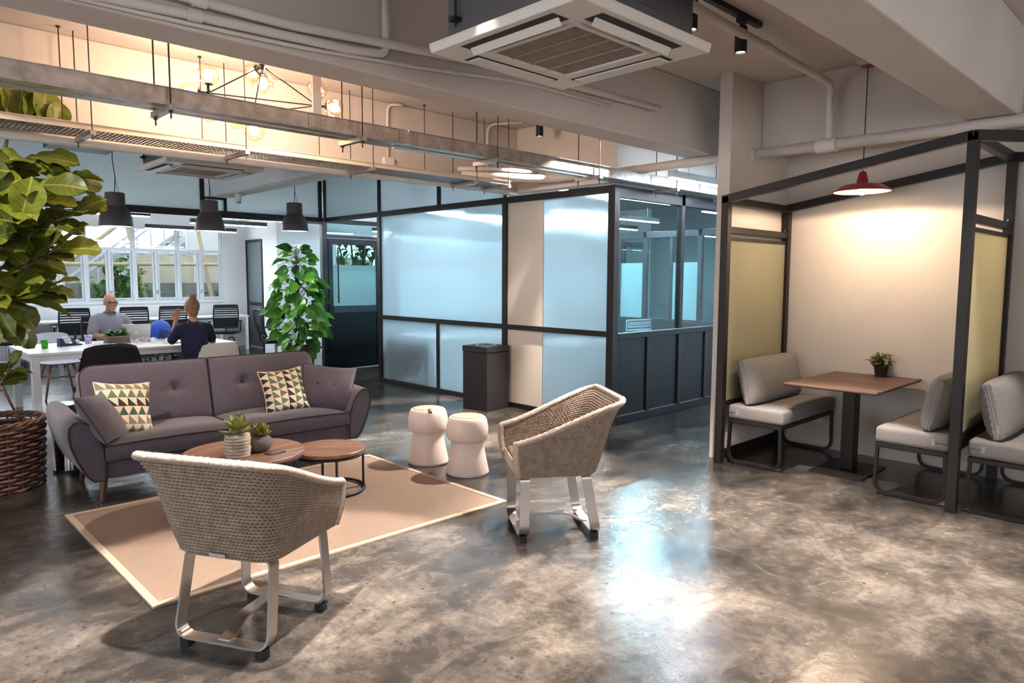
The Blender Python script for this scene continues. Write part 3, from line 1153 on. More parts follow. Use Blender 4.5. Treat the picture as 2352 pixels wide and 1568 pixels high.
tl = thing('cable_tray', 'perforated cable tray with slotted bottom below the lit beam', 'cable tray')
MB().box(-3.4, 5.35, 5.58, 5.584, 2.60, 2.64).box(-3.4, 5.35, 5.568, 5.584, 2.637, 2.642).build('side_wall', mat('tray_side', (206, 190, 172), .4, .3), tl)
MB().box(-3.4, 5.35, 5.916, 5.92, 2.60, 2.64).build('side_wall', GALV, tl)
pf = MB()
for y in (5.584, 5.642, 5.70, 5.758, 5.816, 5.874, 5.904):
    pf.box(-3.4, 5.35, y, y + .012, 2.598, 2.602)
for k in range(210):
    x = -1.0 + k * .0302
    pf.box(x, x + .013, 5.584, 5.916, 2.598, 2.602)
pf.box(-3.4, -1, 5.584, 5.916, 2.598, 2.602)
pf.build('slotted_bottom', mat('tray_steel_dark', (120, 118, 122), .32, .9), tl)
for x in (.2, 1.34, 2.42, 3.6, 4.85, 5.3):
    MB().box(x - .018, x + .018, 5.53, 5.96, 2.565, 2.596).build('bracket', GALV, tl)
    for y in (5.555, 5.945):
        MB().cyl((x, y, 2.53), (x, y, CZ), .0045, n=8).build('rod', ROD, tl)
for x in (1.3, 2.27, 3.31, 4.5):
    MB().cyl((x - .06, 5.9, 2.64), (x - .06, 5.9, CZ), .004, n=6).cyl((x - .06, 5.9, CZ - .012), (x - .06, 5.9, CZ), .014, n=8).build('rod', ROD, tl)

# ------------------------------------------------------------------ track spots
LENS = mat('spot_lens', (255, 250, 240), .4, emit=(255, 246, 232), estr=12)


def track_spot(label, base, aim, power, angle=60, group='black track spots', color=NEUT, length=.17, light=True, blend=.5):
    """base: point on the ceiling or track; aim: floor target"""
    t = thing('track_spot', label, 'spotlight', base, 0, group)
    MB().box(-.04, .04, -.018, .018, -.03, 0).cyl((0, 0, -.03), (0, 0, -.075), .007).build('stem', BLK, t)
    d = (Vector(aim) - Vector(base)).normalized()
    if d.z > -.3:
        d.z = -.3
        d.normalize()
    c0 = Vector((0, 0, -.05))
    MB().lathe([(.0, .0), (.036, .0), (.04, -.004), (.04, -length), (.034, -length), (.034, -length + .03), (.0, -length + .03)], n=20).build('body', BLK, t, angle=40).location = c0
    MB().lathe([(.0, -length + .012), (.033, -length + .012), (.033, -length + .016), (0, -length + .016)], n=18).build('lens', LENS, t).location = c0
    p = Vector(base) + c0 + Vector((0, 0, -length - .004))
    d = (Vector(aim) - p).normalized()
    spot_light('spot_beam', p, p + d, power, color, angle, blend, .03)
    return t


tag(MB().box(2.0, 4.68, 2.39, 2.43, CZ - .035, CZ).build('spot_track', BLK), 'black ceiling track carrying the two spots beside the air conditioner', 'track')
tag(MB().box(-2.0, 5.2, .55, .59, CZ - .035, CZ).build('spot_track', BLK), 'black ceiling track behind the right ceiling beam', 'track')
tag(MB().box(-2.4, 1.9, 2.39, 2.43, CZ - .035, CZ).build('spot_track', BLK), 'black ceiling track left of the air conditioner', 'track')
SP = 680
track_spot('black track spot by the white ceiling pipe', (4.43, 2.41, CZ - .035), (4.35, 2.3, 0), SP, 64, blend=.4)
track_spot('black track spot right beside the air conditioner', (3.82, 2.41, CZ - .035), (3.7, 2.2, 0), SP, 64, blend=.4)
track_spot('small black ceiling spot shining over the frosted partition', (5.62, 5.4, CZ), (4.7, 6.2, 0), SP * 1.8, 62)
track_spot('black spot hidden behind the big beam lighting the ivory stools', (5.6, 4.12, CZ), (3.35, 4.5, 0), SP * 1.5, 56, blend=.3)
# further spots of the same tracks, over and behind the camera
track_spot('black spot on the rear track lighting the open floor', (3.7, .57, CZ - .035), (3.65, .95, 0), SP, 60)
track_spot('black spot on the rear track nearest the booths', (5.0, .57, CZ - .035), (4.9, 1.4, 0), SP * .35, 60)
track_spot('black spot on the left track above the nearest wicker chair', (1.05, 2.41, CZ - .035), (1.35, 3.0, 0), SP * 1.7, 50, blend=.2)
track_spot('black spot on the left track beside the air conditioner', (1.9, 2.41, CZ - .035), (1.95, 2.1, 0), SP * .8, 52, blend=.3)
track_spot('black ceiling spot lighting the fig tree', (.1, 4.3, CZ), (1.0, 6.0, 1.4), SP * .45, 50)

# ------------------------------------------------------------------ globe chandelier
GLOBE = clear_glass('globe_glass', (255, 244, 228))
BULB = mat('warm_bulb', (255, 214, 160), .4, emit=(255, 210, 160), estr=50)
ch = thing('globe_chandelier', 'black rod chandelier with clear glass globes glowing in the lit bay', 'chandelier', (0, 0, 0))
A, B, C, D = Vector((2.0, 5.2, 2.90)), Vector((2.74, 4.99, 2.90)), Vector((2.36, 5.1, 3.14)), Vector((2.26, 5.05, 2.78))
for p, q in ((A, B), (A, C), (B, C), (A, D), (B, D), (C, D)):
    MB().cyl(p, q, .005, n=8).build('arm', BLK, ch)
for p in (A, B, C, D):
    MB().sphere(p, .026, 12, 8).build('hub', BLK, ch, smooth=True)
MB().cyl(C, (2.36, 5.1, CZ), .006, n=8).cyl((2.36, 5.1, CZ - .02), (2.36, 5.1, CZ), .06, n=20).build('ceiling_stem', BLK, ch)
GLB = MB().sphere((0, 0, .105), .075, 24, 16).mesh('globe', GLOBE, True)
CAP = MB().lathe([(0, 0), (.009, 0), (.009, .035), (.036, .04), (.03, .047), (0, .047)], n=18).mesh('globe_holder', BLK, True)
BLB = MB().lathe([(0, .055), (.014, .06), (.030, .085), (.034, .11), (.026, .135), (0, .148)], n=14).mesh('bulb', BULB, True)
gl = [(A, (0, 0, 1)), (A, (-.75, .6, .05)), (A, (0, 0, -1)), (B, (0, 0, 1)), (B, (.85, -.3, 0)), (B, (0, 0, -1)), (C, (0, 0, -1)), (C, (-.1, .9, -.2)), (D, (0, 0, -1)), (D, (-.7, .5, -.3))]
for k, (p, d) in enumerate(gl):
    d = Vector(d).normalized()
    q = d.to_track_quat('Z', 'Y').to_matrix().to_4x4()
    m4 = Matrix.Translation(p + d * .02) @ q
    inst(CAP, 'globe_holder', ch, m4)
    inst(GLB, 'globe', ch, m4)
    inst(BLB, 'bulb', ch, m4)
for k, p in enumerate((A, B, C)):
    point_light('chandelier_glow', p + Vector((0, .0, .0)) + Vector(((-.1, .1, .1), (.12, .05, -.13), (.12, .0, -.02))[k]), 22, (1.0, .77, .60), .07)

# ------------------------------------------------------------------ pendants over the far table
PEND = mat('charcoal_lacquer', (72, 66, 68), .5)
PIN = mat('shade_inside_white', (245, 244, 240), .6)


def pendant(label, x, y, z):
    t = thing('pendant_lamp', label, 'lamp', (x, y, z), 0, 'charcoal pendants over the far table')
    out = [(.19, 0), (.195, .012), (.185, .10), (.16, .18), (.125, .235), (.112, .25), (.11, .40), (.10, .41), (0, .41)]
    inn = [(.183, .003), (.178, .1), (.15, .18), (.11, .235), (0, .24)]
    MB().lathe(out, n=36, cap=False).build('shade', PEND, t, angle=35)
    MB().lathe(inn, n=36, cap=False).build('shade_lining', PIN, t, smooth=True)
    MB().sphere((0, 0, .09), .035).build('bulb', mat('white_bulb', (255, 250, 240), .5, emit=(255, 244, 228), estr=90), t, smooth=True)
    MB().tube([(0, 0, .41), (.012, .0, .6), (-.01, 0, .8), (0, 0, CZ - z)], .005, 6).tube([(.05, 0, .41), (.02, 0, .52), (0, 0, .7)], .003, 5).build('cord', BLK, t)
    spot_light('pendant_glow', (x, y, z + .05), (x, y, 0), 22, (1, .95, .9), 130, .6, .05)
    return t


pendant('charcoal pendant lamp nearest the fig tree', 2.53, 9.62, 2.20)
pendant('middle charcoal pendant lamp over the far table', 3.70, 9.72, 2.205)
pendant('charcoal pendant lamp hanging over the climbing plant', 4.93, 9.72, 2.265)

# red enamel pendant in the booth
REDL = mat('red_enamel', (150, 26, 34), .28, coat=.5)
rp_ = thing('pendant_lamp', 'red enamel pendant lamp glowing over the booth table', 'lamp', (6.065, 2.185, 2.305))
MB().lathe([(.22, 0), (.222, .008), (.15, .055), (.10, .062), (.045, .07), (.042, .10), (.028, .155), (.02, .165), (0, .165)], n=40, cap=False).build('shade', REDL, rp_, angle=35)
MB().lathe([(.214, .002), (.146, .048), (.04, .056), (0, .058)], n=40, cap=False).build('shade_lining', mat('warm_lining', (255, 246, 226), .6), rp_, smooth=True)
MB().sphere((0, 0, .012), .036).build('bulb', mat('booth_bulb', (255, 240, 210), .5, emit=(255, 220, 165), estr=130), rp_, smooth=True)
MB().cyl((0, 0, .165), (0, 0, CZ - 2.335), .004, n=8).build('cord', BLK, rp_)
MB().lathe([(.058, CZ - 2.355), (.058, CZ - 2.345), (.04, CZ - 2.305), (0, CZ - 2.305)], n=28).box(-.02, .03, -.03, .03, CZ - 2.33, CZ - 2.306).build('canopy', REDL, rp_, angle=40)
bx(rp_, 'fitting_box', PIPEW, -.16, -.06, -.04, .04, CZ - 2.355, CZ - 2.305)
spot_light('booth_lamp_glow', (6.065, 2.185, 2.25), (6.065, 2.185, 0), 38, (1.0, .76, .54), 174, .06, .04)

# second booth lamp, outside the picture
# far-room linear lamps
linear_lamp('linear_lamp', 'far room linear lamp behind the first pendant', (2.75, 11.2, 2.46), 1.3, 0, .89, 85, (235, 245, 255), 'far room linear lamps')
linear_lamp('linear_lamp', 'far room linear lamp left of the climbing plant lamp', (4.95, 11.1, 2.50), 1.5, 0, .85, 85, (235, 245, 255), 'far room linear lamps')
linear_lamp('linear_lamp', 'far room linear lamp below the lintel centre', (4.9, 12.0, 2.46), 1.3, 0, .89, 85, (235, 245, 255), 'far room linear lamps')
linear_lamp('linear_lamp', 'far room linear lamp close to the windows', (4.75, 13.3, 2.42), 1.6, 0, .93, 85, (235, 245, 255), 'far room linear lamps')
linear_lamp('linear_lamp', 'far room linear lamp hidden behind the fig tree', (1.2, 13.0, 2.45), 1.8, 0, .9, 60, (235, 245, 255), 'far room linear lamps')
# security camera
sc_ = thing('security_camera', 'white dome security camera under the far white beam', 'camera', (4.25, 10.1, 2.66))
MB().lathe([(.05, .12), (.05, .06), (.055, .05), (.05, .03), (0, .03)], n=20).build('mount', WHITEP, sc_, angle=40)
MB().sphere((0, 0, .02), .05).build('dome', WHITEP, sc_, smooth=True)
for dx in (-.015, .015):
    MB().cyl((dx, -.04, 0), (dx, -.052, -.005), .01, n=10).build('lens', BLK, sc_)
pipe('conduit', 'white conduit along the far white beam to the camera', [(4.06, 6.5, 2.76), (4.06, 10.0, 2.76), (4.2, 10.1, 2.74)], .012, cat='conduit')

# ================================================================== LOUNGE FURNITURE
def rbox(x0, x1, y0, y1, z0, z1, r=.03, seg=4):
    bm = bmesh.new()
    bmesh.ops.create_cube(bm, size=1)
    for v in bm.verts:
        v.co = Vector(((x0 + x1) / 2 + v.co.x * (x1 - x0), (y0 + y1) / 2 + v.co.y * (y1 - y0), (z0 + z1) / 2 + v.co.z * (z1 - z0)))
    bmesh.ops.bevel(bm, geom=bm.edges[:], offset=r, segments=seg, affect='EDGES', profile=.5)
    m = MB()
    bm.verts.ensure_lookup_table()
    m.add([v.co.copy() for v in bm.verts], [[v.index for v in f.verts] for f in bm.faces])
    bm.free()
    return m


def put(m, rz=0, rx=0, ry=0, loc=(0, 0, 0)):
    M4 = Matrix.Translation(loc) @ Euler((rx, ry, rz)).to_matrix().to_4x4()
    m.v = [tuple(M4 @ Vector(p)) for p in m.v]
    return m


# ---- sofa
SOFA = mat('mauve_grey_wool', (70, 63, 74), .9, rgb2=(94, 85, 97), vscale=140, bump=.5, bscale=350, sheen=.35)
PIPING = mat('dark_piping', (44, 36, 40), .8)
WALN = wood('dark_walnut', (52, 26, 16), (92, 50, 32), 2, 1.0)
sofa = thing('sofa', 'long mauve grey button back sofa with flared arms and walnut legs', 'sofa', (2.262, 5.82, 0), R(-1.5))
rbox(-.97, .97, -.385, .38, .165, .30, .02, 3).build('base', SOFA, sofa, smooth=True)


def seat_pad(x0, x1):
    m = MB()
    w_ = x1 - x0

    def top(u, v):
        e = (1 - abs(2 * u - 1) ** 6) * (1 - abs(2 * v - 1) ** 6)
        return (x0 + w_ * u, -.41 + .66 * v, .405 + .028 * e + .012 * math.sin(u * PI))
    m.grid(28, 20, top)
    n = 28
    rim = [top(i / 27, 0) for i in range(28)] + [top(1, j / 19) for j in range(1, 20)] + [top(1 - i / 27, 1) for i in range(1, 28)] + [top(0, 1 - j / 19) for j in range(1, 19)]
    k = len(rim)
    lo = []
    for p in rim:
        q = Vector(p)
        bul = Vector(p)
        lo.append((q.x, q.y, .295))
    mid = []
    cx_, cy_ = (x0 + x1) / 2, -.08
    for p in rim:
        dx = .012 if p[0] > x1 - .01 else (-.012 if p[0] < x0 + .01 else 0)
        dy = -.016 if p[1] < -.40 else (.0)
        mid.append((p[0] + dx * 0, p[1] + dy, .35))
    m.add(rim + mid + lo, [(i, i + k, (i + 1) % k + k, (i + 1) % k) for i in range(k)] + [(i + k, i + 2 * k, (i + 1) % k + 2 * k, (i + 1) % k + k) for i in range(k)] + [tuple(range(2 * k, 3 * k))])
    return m, rim, lo


for x0, x1 in ((-.955, -.005), (.005, .955)):
    m, rim, lo = seat_pad(x0, x1)
    s = m.build('seat_cushion', SOFA, sofa, angle=50)
    p = MB().tube(rim, .006, 6, closed=True).tube([(a, b, c + .004) for a, b, c in lo], .006, 6, closed=True)
    p.build('piping', PIPING, s, smooth=True)


def back_pad(sg):
    """sg -1 left, +1 right; outer top corner well rounded"""
    m = MB()
    W, H = .955, .50
    but = [(-.20, .27), (.20, .27)]

    def xy(u, v):
        x = (u - .5) * W
        z = v * H
        # rounded corners: pull in the outline
        r_ = .09
        ox = x * sg
        if ox > W / 2 - r_ and z > H - r_:
            dx, dz = ox - (W / 2 - r_), z - (H - r_)
            l = max(dx, dz)
            d = math.hypot(dx, dz)
            if d > 1e-6:
                ox, z = W / 2 - r_ + dx * l / d, H - r_ + dz * l / d
            x = ox * sg
        return x, z

    def front(u, v, side=1):
        x, z = xy(u, v)
        e = (1 - abs(2 * u - 1) ** 5) * (1 - abs(2 * v - 1) ** 5)
        t = .075 + .045 * max(0, e) ** .6
        if side > 0:
            for bx_, bz in but:
                d2 = (x - bx_) ** 2 + (z - bz) ** 2
                t -= .05 * math.exp(-d2 / .0022)
                t -= .022 * math.exp(-abs(z - bz + .02) / .02) * math.exp(-((x - bx_) / .13) ** 2)
        return (x, -t * side, z)
    m.grid(56, 32, lambda u, v: front(u, v, 1))
    m.grid(56, 32, lambda u, v: front(u, v, -1), flip=True)
    e1 = []
    for s_ in (1, -1):
        e1.append([front(i / 55, 0, s_) for i in range(56)] + [front(1, j / 31, s_) for j in range(1, 32)] + [front(1 - i / 55, 1, s_) for i in range(1, 56)] + [front(0, 1 - j / 31, s_) for j in range(1, 31)])
    k = len(e1[0])
    m.add(e1[0] + e1[1], [(i, (i + 1) % k, (i + 1) % k + k, i + k) for i in range(k)])
    return m, e1[0], but, front


for sg in (-1, 1):
    m, rim, but, fr_ = back_pad(sg)
    tf = Matrix.Translation((sg * .485, .27, .395)) @ Matrix.Rotation(R(-14), 4, 'X')
    o = m.build('back_cushion', SOFA, sofa, angle=60)
    o.matrix_local = tf
    q = MB().tube(rim, .006, 6, closed=True).build('piping', PIPING, o, smooth=True)
    for bx_, bz in but:
        y = fr_(bx_ / .955 + .5, bz / .50, 1)[1]
        MB().sphere((bx_, y - .002, bz), .011, 12, 8, (1, .6, 1)).build('button', PIPING, o, smooth=True)

rear = MB()
rear.grid(20, 8, lambda u, v: ((u - .5) * 1.9, .36 + .12 * v, .18 + .60 * v)).grid(20, 8, lambda u, v: ((u - .5) * 1.9, .33 + .12 * v, .18 + .60 * v), flip=True)
rear.build('rear_panel', SOFA, sofa, smooth=True)


def arm(sg):
    # petal shaped section in x-z, lofted front to back and rising backwards
    inner = [(.955, .165), (.955, .30), (.965, .40), (1.0, .50), (1.05, .575), (1.10, .605)]
    outer = [(1.14, .60), (1.168, .565), (1.175, .50), (1.16, .42), (1.125, .32), (1.08, .22), (1.03, .165)]
    sec = inner + outer
    m = MB()
    n = len(sec)
    ys = [-.405, -.395, -.2, .0, .2, .38, .40]
    rows = []
    for k, y in enumerate(ys):
        g = (y + .405) / .805
        ins = .985 if k in (0, len(ys) - 1) else 1
        row = []
        for x, z in sec:
            zz = .165 + (z - .165) * (1 + .10 * g)
            cxm, czm = 1.07, .38
            row.append((sg * (cxm + (x - cxm) * ins), y, czm + (zz - czm) * ins))
        rows.append(row)
    vs_ = [p for r_ in rows for p in r_]
    fs_ = []
    for k in range(len(ys) - 1):
        for i in range(n):
            j = (i + 1) % n
            q = (k * n + i, k * n + j, k * n + n + j, k * n + n + i)
            fs_.append(q if sg > 0 else q[::-1])
    fs_.append(tuple(range(n))[::-1 if sg > 0 else 1])
    fs_.append(tuple(range((len(ys) - 1) * n, len(ys) * n))[::1 if sg > 0 else -1])
    m.add(vs_, fs_)
    o = m.build('arm', SOFA, sofa, angle=50)
    MB().tube([Vector(p) + Vector((0, -.004, 0)) for p in rows[0]], .006, 6, closed=True).build('piping', PIPING, o, smooth=True)
    return o


arm(-1)
arm(1)
for sx in (-1, 1):
    for sy in (-1, 1):
        MB().cyl((sx * .95, sy * .30, .17), (sx * .975, sy * .335, 0), .03, .017, 14).build('leg', WALN, sofa, angle=40)


# ---- cushions
def pillow(W, H, T, name='p', nu=30, pinch=.07):
    m = MB()

    def p(u, v, s):
        a, b = 2 * u - 1, 2 * v - 1
        x = W / 2 * a * (1 - pinch * (1 - b * b) * abs(a) ** 3)
        z = H / 2 * b * (1 - pinch * (1 - a * a) * abs(b) ** 3)
        e = max(0, (1 - a * a) * (1 - b * b))
        t = T / 2 * e ** .42 + .004 * math.sin(7 * a + 3) * math.sin(6 * b) * e
        return (x, -s * (t + .004), z)
    m.grid(nu, nu, lambda u, v: p(u, v, 1))
    m.grid(nu, nu, lambda u, v: p(u, v, -1), flip=True)
    n = nu - 1
    rim = [p(i / n, 0, 0) for i in range(nu)] + [p(1, j / n, 0) for j in range(1, nu)] + [p(1 - i / n, 1, 0) for i in range(1, nu)] + [p(0, 1 - j / n, 0) for j in range(1, n)]
    r1 = [[p(i / n, 0, s) for i in range(nu)] + [p(1, j / n, s) for j in range(1, nu)] + [p(1 - i / n, 1, s) for i in range(1, nu)] + [p(0, 1 - j / n, s) for j in range(1, n)] for s in (1, -1)]
    k = len(rim)
    m.add(r1[0] + r1[1], [(i, (i + 1) % k, (i + 1) % k + k, i + k) for i in range(k)])
    return m, rim, p


def triangle_print(name, seed=0.0, vertical=False):
    m = bpy.data.materials.new(name)
    N, L = nodes_of(m)
    b = N['Principled BSDF']
    b.inputs['Roughness'].default_value = .85
    tc = N.new('ShaderNodeTexCoord')
    sp = N.new('ShaderNodeSeparateXYZ')
    L.new(tc.outputs['Generated'], sp.inputs[0])

    def mth(op, a, c=None):
        n = N.new('ShaderNodeMath')
        n.operation = op
        for i, q in enumerate((a, c)):
            if q is None:
                continue
            if isinstance(q, (int, float)):
                n.inputs[i].default_value = q
            else:
                L.new(q, n.inputs[i])
        return n.outputs[0]
    u, v = (sp.outputs[2], sp.outputs[0]) if vertical else (sp.outputs[0], sp.outputs[2])
    x, z = mth('MULTIPLY', u, 6.0), mth('MULTIPLY', v, 6.0)
    fx, fz = mth('FRACT', x), mth('FRACT', z)
    row = mth('FLOOR', z)
    par = mth('MODULO', row, 2.0)
    iso = mth('LESS_THAN', mth('MULTIPLY', mth('ABSOLUTE', mth('SUBTRACT', fx, .5)), 2), mth('SUBTRACT', 1, fz))
    rig = mth('LESS_THAN', fx, mth('SUBTRACT', 1, fz))
    t1 = mth('MULTIPLY', iso, mth('SUBTRACT', 1, par))
    t2 = mth('MULTIPLY', rig, par)
    tri = mth('ADD', t1, t2)
    wn = N.new('ShaderNodeTexWhiteNoise')
    wn.noise_dimensions = '1D'
    L.new(mth('ADD', mth('MULTIPLY', row, 3.7), seed), wn.inputs['W'])
    rp = N.new('ShaderNodeValToRGB')
    rp.color_ramp.interpolation = 'CONSTANT'
    e = rp.color_ramp.elements
    e[0].position, e[0].color = 0, (*lin((58, 84, 74)), 1)
    e[1].position, e[1].color = .34, (*lin((130, 122, 106)), 1)
    k = e.new(.58)
    k.color = (*lin((44, 46, 50)), 1)
    k = e.new(.8)
    k.color = (*lin((96, 112, 92)), 1)
    L.new(wn.outputs['Value'], rp.inputs[0])
    mx = N.new('ShaderNodeMixRGB')
    L.new(tri, mx.inputs[0])
    mx.inputs[1].default_value = (*lin((226, 205, 178)), 1)
    L.new(rp.outputs[0], mx.inputs[2])
    L.new(mx.outputs[0], b.inputs['Base Color'])
    return m


def cushion(name, label, W, H, T, m4, m, piping=True, buttons=0, pm=None, cat='cushion', pinch=.07, tassel=False):
    t = thing(name, label, cat)
    t.matrix_world = m4
    b, rim, p = pillow(W, H, T, pinch=pinch)
    body = b.build('cover', m, t, smooth=True)
    if piping:
        MB().tube(rim, .005, 6, closed=True).build('piping', pm or PIPING, t, smooth=True)
    for k in range(buttons):
        u = .35 + .3 * k
        q = p(u, .55, 1)
        MB().sphere((q[0], q[1] + .002, q[2]), .010, 10, 6).build('button', PIPING, t, smooth=True)
    return t


def T4(loc, rz=0, rx=0, ry=0):
    return Matrix.Translation(loc) @ Matrix.Rotation(rz, 4, 'Z') @ Matrix.Rotation(rx, 4, 'X') @ Matrix.Rotation(ry, 4, 'Y')


cushion('scatter_cushion', 'triangle patterned cushion at the left end of the sofa', .40, .40, .14, T4((1.50, 5.72, .615), R(10), R(-20), R(7)), triangle_print('triangle_print_rows', 1.3), pm=mat('cream_piping', (214, 196, 168), .8), pinch=.10)
cushion('scatter_cushion', 'triangle patterned cushion at the right end of the sofa', .39, .39, .14, T4((2.78, 5.75, .605), R(-4), R(-22), R(-3)), triangle_print('triangle_print_columns', 4.1, True), pm=MATS['cream_piping'], pinch=.10)
cushion('scatter_cushion', 'plain mauve grey cushion leaning on the left sofa arm', .46, .38, .16, T4((1.33, 5.60, .585), R(60), R(-32), R(6)), SOFA)
cushion('scatter_cushion', 'plain mauve grey buttoned cushion leaning on the right sofa arm', .48, .40, .17, T4((3.15, 5.66, .605), R(-38), R(-20), R(6)), SOFA, buttons=2)

# ---- rug
RUG = mat('sisal_weave', (118, 99, 85), .95, rgb2=(152, 131, 114), vscale=220, bump=.8, bscale=320)
rug = thing('rug', 'tan woven rectangular rug with pale edging under the coffee tables', 'rug', (2.19, 4.43, 0))
bx(rug, 'pile', RUG, -1.14, 1.14, -.86, .86, 0.0, .010, bevel=.002)
RB = mat('rug_binding', (166, 146, 128), .85, bump=.3, bscale=400)
for a in ((-1.18, 1.18, -.90, -.86), (-1.18, 1.18, .86, .90)):
    bx(rug, 'binding', RB, *a, 0, .013, bevel=.002)
for a in ((-1.18, -1.14), (1.14, 1.18)):
    bx(rug, 'binding', RB, *a, -.86, .86, 0, .013, bevel=.002)

# ---- coffee tables
TOPW = wood('teak_planks', (106, 76, 62), (168, 132, 112), 0, 1.3, .42, .12)


def coffee_table(label, loc, r, h, rz):
    t = thing('coffee_table', label, 'table', loc, rz, 'round coffee tables')
    MB().lathe([(0, h - .028), (r - .006, h - .028), (r, h - .024), (r, h - .003), (r - .003, h), (0, h)], n=64).build('table_top', TOPW, t, angle=35)
    MB().tube(arc((0, 0, h - .04), r * .96, 0, 2 * PI, 49, (1, 0, 0), (0, 1, 0))[:-1], .010, 8, closed=True).build('top_ring', BLK, t, smooth=True)
    MB().tube(arc((0, 0, .011), r * .96, 0, 2 * PI, 49, (1, 0, 0), (0, 1, 0))[:-1], .011, 8, closed=True).build('floor_ring', BLK, t, smooth=True)
    for k in range(4):
        a = 2 * PI * k / 4 + .25
        x, y = r * .96 * math.cos(a), r * .96 * math.sin(a)
        bx(t, 'leg', BLK, x - .009, x + .009, y - .009, y + .009, .011, h - .04)
    return t


coffee_table('larger round wooden coffee table carrying the potted succulents', (1.97, 4.70, .013), .40, .385, R(12))
coffee_table('smaller round wooden coffee table at the right, empty top', (2.58, 4.63, .013), .265, .32, R(-32))

# succulents and their pots
SUCC = mat('succulent_leaf', (96, 112, 48), .45, rgb2=(140, 138, 70), vscale=9)
SUCC2 = mat('succulent_leaf_olive', (104, 110, 40), .5, rgb2=(150, 132, 72), vscale=9)


def fat_leaf(L, W, name, m):
    b = MB()

    def f(u, v, s):
        y = v * L
        w_ = W * (math.sin(min(1, v * .9 + .1) * PI) ** .7) * (.55 + .6 * v) if v < 1 else 0
        a = 2 * u - 1
        z = L * (.22 * v * v) + .12 * W * a * a + s * .010 * (1 - a * a) * math.sin(max(.02, v) * PI)
        return (a * w_ / 2, y, z)
    b.grid(7, 9, lambda u, v: f(u, v, 1)).grid(7, 9, lambda u, v: f(u, v, -1), flip=True)
    return b.mesh(name, m, True)


def rosette(t, me, rings, c):
    random.seed(len(rings) * 7 + 3)
    for n, tilt, s, z in rings:
        for k in range(n):
            a = 2 * PI * k / n + random.uniform(-.2, .2) + tilt
            m4 = Matrix.Translation((c[0], c[1], c[2] + z)) @ Matrix.Rotation(a, 4, 'Z') @ Matrix.Rotation(tilt + random.uniform(-.12, .12), 4, 'X') @ Matrix.Scale(s * random.uniform(.9, 1.1), 4)
            inst(me, 'leaf', t, m4)


h0 = .398
pot = thing('plant_pot', 'pale pot of stacked wooden strips on the larger coffee table', 'pot', (1.885, 4.60, h0))
PALEW = wood('whitewashed_wood', (150, 132, 116), (206, 190, 174), 0, 1.6, .8)
for k in range(7):
    rr = .082 + .002 * ((k * 37) % 3 - 1)
    MB().lathe([(rr - .01, k * .0215), (rr, k * .0215 + .003), (rr, k * .0215 + .018), (rr - .01, k * .0215 + .0208)], n=28).build('wood_strip', PALEW, pot, angle=40)
MB().lathe([(0, .138), (.075, .138), (.075, .144), (0, .146)], n=24).build('soil', mat('dark_soil', (48, 38, 30), .95, bump=.8, bscale=90), pot)
sc1 = thing('succulent', 'broad leaved green succulent in the pale wooden strip pot', 'plant', (1.885, 4.60, h0 + .147))
rosette(sc1, fat_leaf(.13, .085, 'leaf', SUCC), [(5, .05, 1.0, .01), (5, .45, .95, .025), (4, .95, .8, .035), (3, 1.25, .55, .04)], (0, 0, 0))
bw = thing('plant_pot', 'dark grey stone bowl beside the pale wooden pot', 'pot', (2.045, 4.65, h0))
MB().lathe([(.055, 0), (.085, .015), (.098, .05), (.09, .085), (.065, .105), (.055, .10), (.0, .095)], n=32).build('bowl', mat('striated_stone', (84, 76, 72), .8, rgb2=(116, 106, 100), vscale=14, stretch=(1, 1, 9), bump=.4, bscale=40), bw, smooth=True)
sc2 = thing('succulent', 'small olive rosette succulent in the dark stone bowl', 'plant', (2.045, 4.65, h0 + .108))
rosette(sc2, fat_leaf(.085, .05, 'leaf', SUCC2), [(8, .15, 1.0, .0), (7, .5, .95, .012), (5, .9, .8, .02), (3, 1.2, .6, .024)], (.02, -.01, 0))
ph = rbox(-.065, .065, -.034, .034, 0, .009, .004, 2)
o = ph.build('phone', mat('phone_dark', (70, 60, 62), .35))
o.location = (2.10, 4.50, h0)
o.rotation_euler = (0, 0, R(12))
tag(o, 'dark slim phone lying on the larger coffee table', 'phone')

# ---- stools
STW = mat('ivory_plastic', (226, 208, 198), .4)
STT = wood('stool_lid_wood', (196, 152, 128), (222, 184, 160), 0, 1.4, .5)


def stool(label, x, y, rz):
    t = thing('cork_stool', label, 'stool', (x, y, 0), rz, 'cork shaped stools')
    pr = [(.170, 0), (.176, .006), (.176, .02), (.155, .12), (.137, .22), (.132, .262), (.136, .272), (.158, .285), (.166, .30), (.171, .34), (.170, .39), (.160, .44), (.150, .462), (.138, .472), (.128, .472), (.126, .466), (.0, .464)]
    MB().lathe(pr, n=56).build('body', STW, t, angle=50)
    MB().lathe([(0, .462), (.124, .462), (.124, .474), (.121, .477), (0, .477)], n=44).build('lid', STT, t, angle=35)
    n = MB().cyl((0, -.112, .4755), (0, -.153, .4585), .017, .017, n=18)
    n.build('finger_notch', mat('notch_shade_brown', (120, 92, 66), .7), t)  # solid plug, its dark colour stands for the shade inside the cut
    return t


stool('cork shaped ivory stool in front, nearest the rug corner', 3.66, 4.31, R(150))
stool('cork shaped ivory stool behind, finger notch in its lid', 3.63, 4.80, R(-30))

